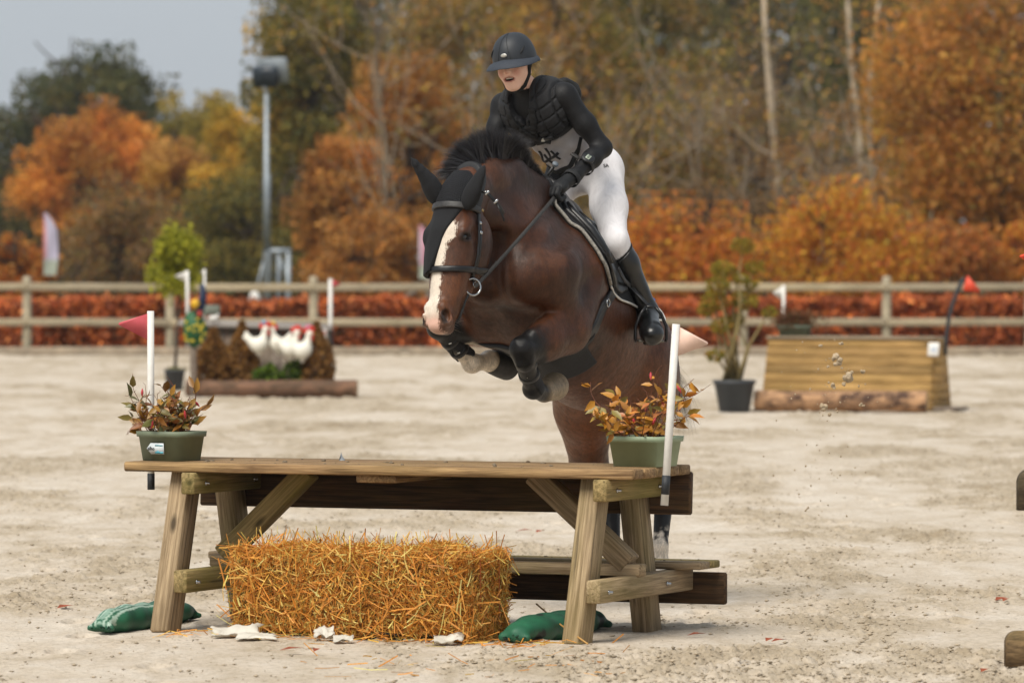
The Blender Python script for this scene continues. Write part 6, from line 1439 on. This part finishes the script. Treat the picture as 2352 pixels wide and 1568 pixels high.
for c0, mat, lab, ang, seed, lean, hgt, L in ((np.array((*(P(394, 1058, 26.72)[:2]), ZT+.001)), PLM, 'dark green planter with a label and a bronze leaved shrub', 38, 61, .16, .29, .245), (np.array((*(P(1482, 1072, 26.02)[:2]), ZT+.001)), PLM2, 'pale green planter with an orange leaved shrub by the white flag', 32, 62, -.10, .33, .265)):
    root = thing('planter_box', lab, 'planter', c0); ex, ey = rot2(-ang)
    trough(c0, ex, ey, L, L*.82, .138, root, mat, .15)
    MB().box(c0+Z3*.108, ex, ey, Z3, L*.90, L*.72, .012).build('soil', SOIL, root)
    shrub(root, c0+Z3*.105, (L*.8, L*.7), hgt, lean, seed, 235)
    if seed == 61:
        # paper label on the near left face
        fx = ex; o = c0-ey*L*.82/2*.945-ex*.012+Z3*.058; nn = nrm(-ey+Z3*-.09); b = MB(); b.prism([(-.055, .0), (-.028, .026), (.052, .026), (.052, -.026), (-.028, -.026)], o+nn*.004, fx, nrm(Z3+ey*-.09), nn, .0012); lab_o = b.build('paper_label', plain('label_white', 'd5dde0', .4, var=.03), root)
        b = MB(); b.prism([(-.005, -.020), (.018, -.008), (.030, -.020)], o+nn*.0062, fx, Z3, nn, .0006); b.prism([(-.002, .012), (.046, .012), (.046, .020), (-.002, .020)], o+nn*.0062, fx, Z3, nn, .0006); b.prism([(.0, -.023), (.050, -.023), (.050, -.014), (.0, -.014)], o+nn*.0060, fx, Z3, nn, .0006); b.build('label_print', plain('label_blue', '4fa3b5', .4), lab_o)
        V, Fs = text_mesh('elho', .024); MB().add(o-fx*.026+V[:, :1]*fx+V[:, 1:2]*Z3+nn*.0072, Fs).build('label_word', plain('label_ink', '20242a', .5), lab_o)
# flags at the table ends
pole_flag('marker_flag', 'red flag on a white pole at the left end of the table', (346, 714), (347, 1124), 26.88, .0165, (267, 743), .125, plain('red_board', 'c4545c', .5, var=.05), black=(0.0, .09))
wf = pole_flag('marker_flag', 'pale flag on a white pole strapped to the right table end', (1553, 744), (1526, 1160), 25.50, .0175, (1632, 789), .132, plain('pale_board', 'e0bfae', .5, var=.05), black=(.06, .165))
# straw bale
BTH = R(30); BU = np.array((math.cos(BTH), -math.sin(BTH), 0)); BV = np.array((math.sin(BTH), math.cos(BTH), 0)); B0 = np.array((-1.325, 26.19, 0)); BL, BW, BH = 1.29, .43, .40
bale = thing('straw_bale', 'golden straw bale lying under the table', 'straw bale', B0+BU*BL/2+BV*BW/2)
straw_c = ['b8823c', 'c8944a', 'a8742f', 'd4a664', '94642c', 'dcb87a', 'b57a34']
F = Field(); F.cone(B0+BU*.1+BV*.1+Z3*.1, .11, B0+BU*(BL-.1)+BV*.1+Z3*.1, .11, .05)
V, Q = None, None
def bale_f(p):
    q = p-B0; x, y, z = q@BU, q@BV, q[..., 2]; d = np.stack([np.abs(x-BL/2)-BL/2+.06, np.abs(y-BW/2)-BW/2+.06, np.abs(z-BH/2)-BH/2+.06], -1)
    return np.sqrt((np.maximum(d, 0)**2).sum(-1))+np.minimum(d.max(-1), 0)-.05+.018*np.sin(x*7+1)*np.sin(z*6+x*2)+.012*np.sin(x*17+z*9+y*11)+.03*np.maximum(.10-z, 0)*4*.5
bb = np.array([B0+BU*a+BV*b_+Z3*c for a in (-.1, BL+.1) for b_ in (-.1, BW+.1) for c in (-.05, BH+.1)]); V, Q = mesh_sdf(bale_f, bb.min(0), bb.max(0), .016)
sdf_obj('packed_straw', V, Q, plain('packed_straw', '74501f', .95, var=.5, scale=70, bump=.9), bale)
rg = np.random.default_rng(71)
def straws(name, C, Dv, L, w, parent, seed, mat):
    """flat stalks centred on C along Dv"""
    rg = np.random.default_rng(seed); n = len(C); Dv = Dv/np.linalg.norm(Dv, axis=1)[:, None]; e = np.cross(Dv, rg.normal(size=(n, 3))); e /= np.linalg.norm(e, axis=1)[:, None]; f = np.cross(Dv, e)
    h = (Dv*L[:, None]/2); k = rg.normal(0, .06, (n, 1))*L[:, None]*f; ww = (w*rg.uniform(.6, 1.4, n))[:, None]
    q = np.stack([C-h-e*ww, C-h+e*ww, C+k+f*ww*.6-e*ww, C+k+f*ww*.6+e*ww, C+h-e*ww, C+h+e*ww], 1); base = (np.arange(n)*6)[:, None]
    Qs = np.concatenate([base+np.array((0, 1, 3, 2)), base+np.array((2, 3, 5, 4))]); cols = palette(straw_c, [3, 3, 2, 2, 1, 1, 2], n, rg, .2)*np.array((.90, .80, .72)); o = C.mean(0)
    return link(name, mk_mesh(name, q.reshape(-1, 3)-o, Qs, False, np.repeat(cols, 6, 0)), mat, parent, Matrix.Translation(tuple(o)))
SM = vcol('straw_stalk', .6, var=.15, vscale=50, spec=.4, transl=.15)
n = 24000; face = rg.choice(4, n, p=(.56, .16, .24, .04)); a, c = rg.random(n), rg.random(n)
C = np.where((face == 0)[:, None], B0+BU*(a*BL)[:, None]+Z3*(c*BH)[:, None], 0)+np.where((face == 1)[:, None], B0+BU*BL+BV*(a*BW)[:, None]+Z3*(c*BH)[:, None], 0)+np.where((face == 2)[:, None], B0+BU*(a*BL)[:, None]+BV*(c*BW)[:, None]+Z3*BH, 0)+np.where((face == 3)[:, None], B0+BV*(a*BW)[:, None]+Z3*(c*BH)[:, None], 0)
nor = np.array([-BV, BU, Z3, -BU])[face]; 
for _ in range(3):
    e = .004; f0 = bale_f(C); g = np.stack([(bale_f(C+np.eye(3)[k]*e)-f0)/e for k in range(3)], 1); C = C-f0[:, None]*g
dirs = rg.normal(size=(n, 3)); dirs = dirs-nor*(dirs*nor).sum(1)[:, None]*.72+Z3*np.where(face == 0, .6, 0)[:, None]*rg.normal(0, 1, n)[:, None]; C = C+nor*rg.uniform(-.008, .016, n)[:, None]
stuff(straws('straw_stalks', C, dirs, np.where(face == 0, rg.gamma(2.0, .011, n)+.012, rg.gamma(2.2, .020, n)+.018), .0017, bale, 72, SM))
n = 900; f_ = rg.random(n) < .62; C = np.where(f_[:, None], B0+BU*(rg.random(n)*BL)[:, None]+BV*(rg.random(n)*BW)[:, None]+Z3*(BH-.005), B0+BU*(BL*(.72+.30*rg.random(n)))[:, None]+BV*(rg.random(n)*BW*1.0-.02)[:, None]+Z3*(rg.random(n)*BH)[:, None])
dirs = rg.normal(0, .8, (n, 3))+np.where(f_[:, None], Z3*.75, BU*.7-BV*.5-Z3*.25)
stuff(straws('loose_straw', C+nrm((0, -1, .6))*.012, dirs, rg.uniform(.06, .19, n), .0022, bale, 73, SM))
n = 600; C = B0+BU*(rg.random(n)*BL)[:, None]+Z3*(rg.random(n)*BH*.95+.01)[:, None]-BV*.022; d = rg.normal(0, 1, (n, 3)); d = d-BV*(d@BV)[:, None]*.85
stuff(straws('long_stalks', C, d, rg.gamma(3, .022, n)+.03, .0024, bale, 75, SM))
n = 260; C = B0+BU*(rg.random(n)*1.9-.2)[:, None]+BV*(-.04+rg.normal(0, .10, n))[:, None]+Z3*.012; C[:60] = np.array([G(rg.uniform(640, 1440), rg.uniform(1470, 1560)) for _ in range(60)])+Z3*.012; d = rg.normal(size=(n, 3)); d[:, 2] *= .12
stuff(tag(straws('fallen_straw', C, d, rg.uniform(.04, .15, n), .0022, None, 74, SM), 'loose straw fallen on the sand round the bale', 'straw'))
tw = MB()
for v_ in (.13, .30):
    q = [B0+BU*x+BV*v_+Z3*z for x, z in ((-.0, .05), (.0, BH-.02), (.04, BH+.004), (BL-.04, BH+.004), (BL, BH-.03), (BL, .05))]; tw.tube(along(q, 40), .0022, 5)
tw.build('twine', plain('baler_twine', 'a5552a', .8), bale)
# scraps of white sheeting caught under the bale
def sheet_scrap(px, py, w, h, lift, seed, lab):
    rg = np.random.default_rng(seed); o = G(px, py); n, m = 14, 9; X, Y = np.meshgrid(np.linspace(-.5, .5, n), np.linspace(-.5, .5, m)); p = np.stack([X.ravel(), Y.ravel()], 1)
    z = (fbm(p*3+seed, 3, seed)*.5+.5); hh = np.maximum(z*lift*(1-np.abs(p[:, 1])*.6), .004)+lift*np.maximum(0, p[:, 1])*1.2; rag = 1+.25*fbm(p*5+9, 2, seed+3)
    V = o+np.stack([p[:, 0]*w*rag, p[:, 1]*h*rag, hh], 1); i = np.arange(m-1)[:, None]*n+np.arange(n-1)[None]; Q = np.stack([i, i+1, i+n+1, i+n], -1).reshape(-1, 4)
    ob = link('plastic_sheet', mk_mesh('plastic_sheet', V-o, Q, True), plain('white_sheeting', 'c9c3b6', .55, var=.12, scale=14), None, Matrix.Translation(tuple(o))); md = ob.modifiers.new('t', 'SOLIDIFY'); md.thickness = .002
    return tag(ob, lab, 'plastic sheet', 'scraps of white sheeting under the bale')
sheet_scrap(545, 1462, .22, .14, .06, 1, 'crumpled white sheeting at the left corner of the bale'); sheet_scrap(590, 1468, .17, .10, .025, 2, 'flat white sheeting strip in front of the bale left part'); sheet_scrap(745, 1470, .085, .10, .06, 3, 'small white sheeting scrap under the bale middle')
sheet_scrap(790, 1473, .09, .08, .03, 4, 'second small white scrap right of the middle one'); sheet_scrap(1030, 1478, .14, .09, .045, 5, 'white sheeting scrap near the right bale corner'); sheet_scrap(1165, 1458, .17, .10, .06, 6, 'greyish sheeting scrap beside the green sandbag')
# green sand bags weighing down the legs
GBAG = None
def bag(name, label, a, b, r, seed, stripes):
    a, b = np.asarray(a, float), np.asarray(b, float); ax = nrm(b-a); sd = np.cross(Z3, ax); m_ = (a+b)/2; F = Field(); L = np.linalg.norm(b-a)
    F.ell(a*.72+b*.28+Z3*.045, (L*.30, r, .062), np.array([ax, sd, Z3]), .05); F.ell(a*.28+b*.72+Z3*.045, (L*.30, r*.95, .060), np.array([ax, sd, Z3]), .05); F.ell(m_+Z3*.035, (L*.3, r*.9, .045), np.array([ax, sd, Z3]), .06)
    F.cone(a+Z3*.020-sd*r*.7, .012, a+Z3*.020+sd*r*.7, .012, .05); F.cone(b+Z3*.020-sd*r*.7, .012, b+Z3*.02+sd*r*.7, .012, .05)
    fn = lambda p: F(p)+.006*np.sin((p@ax)*34+2*np.sin((p@sd)*22))*np.sin((p@sd)*26+seed)
    q = np.array([a, b]); lo, hi = q.min(0)-.2, q.max(0)+.2; lo[2] = -.04; V, Q = mesh_sdf(fn, lo, hi, .010)
    col = np.tile(np.array(rgb('1f5a40')[:3]), (len(V), 1))*(1+.3*fbm(V*9, 3, seed))[:, None]; s_ = (V-m_)@sd; t_ = (V-m_)@ax
    if stripes:
        up_ = (V[:, 2] > .03); w = ((np.abs(s_-.045) < .007) | (np.abs(s_-.02) < .005) | (np.abs(s_+.045) < .007) | (np.abs(s_+.022) < .005))*up_*(t_ < .0); col = np.where(w[:, None] > 0, np.array(rgb('9fb5a4')[:3]), col)
        w = (np.abs(s_) < .014)*up_*(t_ < -.02)*(fbm(V*60, 2, 4) > -.2); col = np.where(w[:, None] > 0, np.array(rgb('7d9a88')[:3]), col)
    else: col = np.where((fbm(V*7, 3, 77) > .62)[:, None], np.array(rgb('14241c')[:3]), col)
    root = thing(name, label, 'sandbag', m_*np.array((1, 1, 0)), 'green sandbags on the table legs'); sdf_obj('sack', V, Q, vcol('bag_weave', .55, .35, 500, var=.12, vscale=20), root, col)
    b_ = MB(); rgb_ = np.random.default_rng(seed)
    for k in range(7): q = a-ax*.005+sd*rgb_.uniform(-r*.6, r*.6)+Z3*.02; b_.tube([q, q-ax*rgb_.uniform(.02, .05)+Z3*rgb_.uniform(-.012, .02)+sd*rgb_.normal(0, .02)], [.007, .002], 5)
    b_.build('frayed_end', plain('bag_dark', '17402f', .7, var=.3), root)
bag('sandbag', 'green sandbag with pale stripes under the left table leg', G(232, 1452)+Z3*0, G(432, 1422), .085, 3, True)
bag('sandbag', 'torn green sandbag under the right table leg', G(1182, 1474), G(1372, 1442), .09, 5, False)
# straw stalk across the right sandbag
MB().tube([G(1232, 1440)+Z3*.11, G(1290, 1466)+Z3*.06, G(1350, 1484)+Z3*.012], .004, 6).build('straw_stalk', plain('stalk', 'b58a4a', .6), tag(thing('long_straw', 'long straw stalk lying across the torn sandbag', 'straw', G(1290, 1470)), 'long straw stalk lying across the torn sandbag', 'straw'))
# fallen autumn leaves on the sand
for k, (a, b_) in enumerate(((1768, 1474), (1790, 1476), (728, 1498), (670, 1496), (2300, 1380), (2310, 1382), (1205, 1222), (1240, 1224), (2262, 1545), (1600, 1462), (150, 1398))):
    o = G(a, b_)+Z3*.012; rg = np.random.default_rng(k+300); ang = rg.random()*3; ex = np.array((math.cos(ang)*.5+.5, math.sin(ang)*.4, .08)); ey = np.array((-math.sin(ang), math.cos(ang), .1)); s = .05+.03*rg.random()
    MB().add([o-ex*s, o+ey*s*.35+Z3*.008, o+ex*s, o-ey*s*.35+Z3*.010, o+Z3*.003], [(0, 4, 1), (1, 4, 2), (2, 4, 3), (3, 4, 0)]).build('fallen_leaf', plain('fallen_leaf_red', '9a4a2a', .7, var=.3))
LL = ['right of the back right table leg', 'farthest right of the pair near the back table leg', 'below the middle of the straw bale', 'below the left half of the straw bale', 'on the open sand at the right', 'right hand one of the pair on the open sand', 'seen under the table above the bale end', 'seen between the bale and the right brace', 'near the bottom right corner', 'beside the right table legs', 'left of the striped sandbag']
for i, o in enumerate(sorted([x for x in bpy.data.objects if x.name.startswith('fallen_leaf')], key=lambda x: x.name)): tag(o, 'dry reddish leaf '+LL[i], 'leaf', 'dry leaves on the sand')
# sand flung up behind the horse
rg = np.random.default_rng(81); CL = [(1946, 868, 20), (1925, 832, 14), (1920, 820, 13), (1982, 853, 9), (1913, 885, 9), (1893, 935, 13), (1905, 950, 8), (1884, 793, 8), (1932, 789, 9), (1940, 880, 9), (1978, 930, 7), (1860, 893, 4), (1955, 857, 8), (1902, 842, 5), (1935, 845, 5)]
sm_ = plain('flying_sand', 'b09d82', .95, var=.25, scale=60, bump=.7)
clods = []
for a, b_, r_ in CL:
    D = 30.0; c = P(a, b_, D); F = Field(); s = r_/FPX*D*.52
    for k in range(6): F.ell(c+rg.normal(0, .42, 3)*s, np.abs(rg.normal(.5, .14, 3))*s+.2*s, None, .25*s)
    V, Q = mesh_sdf(lambda p: F(p)+s*.12*fbm(p/s*2.2, 2, 3), c-s*2.2, c+s*2.2, max(s/7, .003)); o = sdf_obj('sand_clod', V, Q, sm_); clods.append((b_, r_, o))
NTH = ['highest', 'second highest', 'third highest', 'fourth highest', 'fifth highest', 'sixth highest', 'seventh highest', 'middle', 'seventh lowest', 'sixth lowest', 'fifth lowest', 'fourth lowest', 'third lowest', 'second lowest', 'lowest']
for i, (y_, r_, o) in enumerate(sorted(clods, key=lambda c: c[0])): tag(o, '%s clod of damp sand, %s of those flung up before the plank jump' % ('large' if r_ > 12 else 'small', NTH[i]), 'sand clod', 'sand clods flung up behind the horse')
b = MB()
for k in range(210):
    a, c = rg.normal(1905, 52), rg.uniform(770, 1190); s = (.6+2.2*rg.random()**3)/FPX*30; b.ball(P(a-(c-900)*.10, c, 30+rg.normal(0, .3)), s, 5, 3, jit=.4, rg=rg)
stuff(tag(b.build('sand_spray', sm_), 'fine spray of sand grains in the air behind the horse', 'sand'))
# next jump just entering the frame at the right
nj = thing('bench_jump', 'rounded plank ends of another wooden jump at the right edge', 'jump', GD(2420, 24.2))
def round_plank(px, y0, y1, D, mat):
    q0, q1 = P(px, y0, D), P(px, y1, D); h = q0[2]-q1[2]; r = h*.33; prof = [(1.2, 0), (0, 0), (0, h-r)]+[(r-r*math.cos(t), h-r+r*math.sin(t)) for t in np.linspace(.15, math.pi/2, 6)]+[(1.2, h)]
    b = MB(); b.prism(prof[::-1], q1, np.array((.985, .17, 0)), Z3, np.array((-.17, .985, 0)), .05); return b.build('plank', mat, nj)
round_plank(2313, 1449, 1530, 24.15, wood('bench_end_wood', '8c7454', '5b4a35', .15)); round_plank(2341, 1076, 1172, 24.3, wood('bench_end_dark', '6d5f49', '453a2b', .2))
for px_, D_ in ((2400, 24.42), (2640, 24.62)): beam('post', GD(px_, D_)-Z3*.02, GD(px_, D_, .86), .09, .09, wl_, nj, side=Y3)
pole_flag('marker_flag', 'red flag tip entering at the right edge of the frame', (2410, 560), (2412, 1100), 24.5, .0165, (2337, 588), .11, ORNF)
# ================================================================== thin autumn haze
hb = MB(); hb.box((0, 650, 14), (1, 0, 0), (0, 1, 0), (0, 0, 1), 1900, 1800, 30)
hm = bpy.data.materials.new('haze_air'); hm.use_nodes = True; hn = hm.node_tree; hn.nodes.clear()
ho = hn.nodes.new('ShaderNodeOutputMaterial'); hv = hn.nodes.new('ShaderNodeVolumePrincipled'); hv.inputs['Density'].default_value = 0.0002; hv.inputs['Color'].default_value = (.86, .88, .92, 1); hv.inputs['Anisotropy'].default_value = .2
hn.links.new(hv.outputs[0], ho.inputs['Volume'])
stuff(tag(hb.build('haze', hm), 'thin grey autumn haze in the air over the arena', 'haze'))
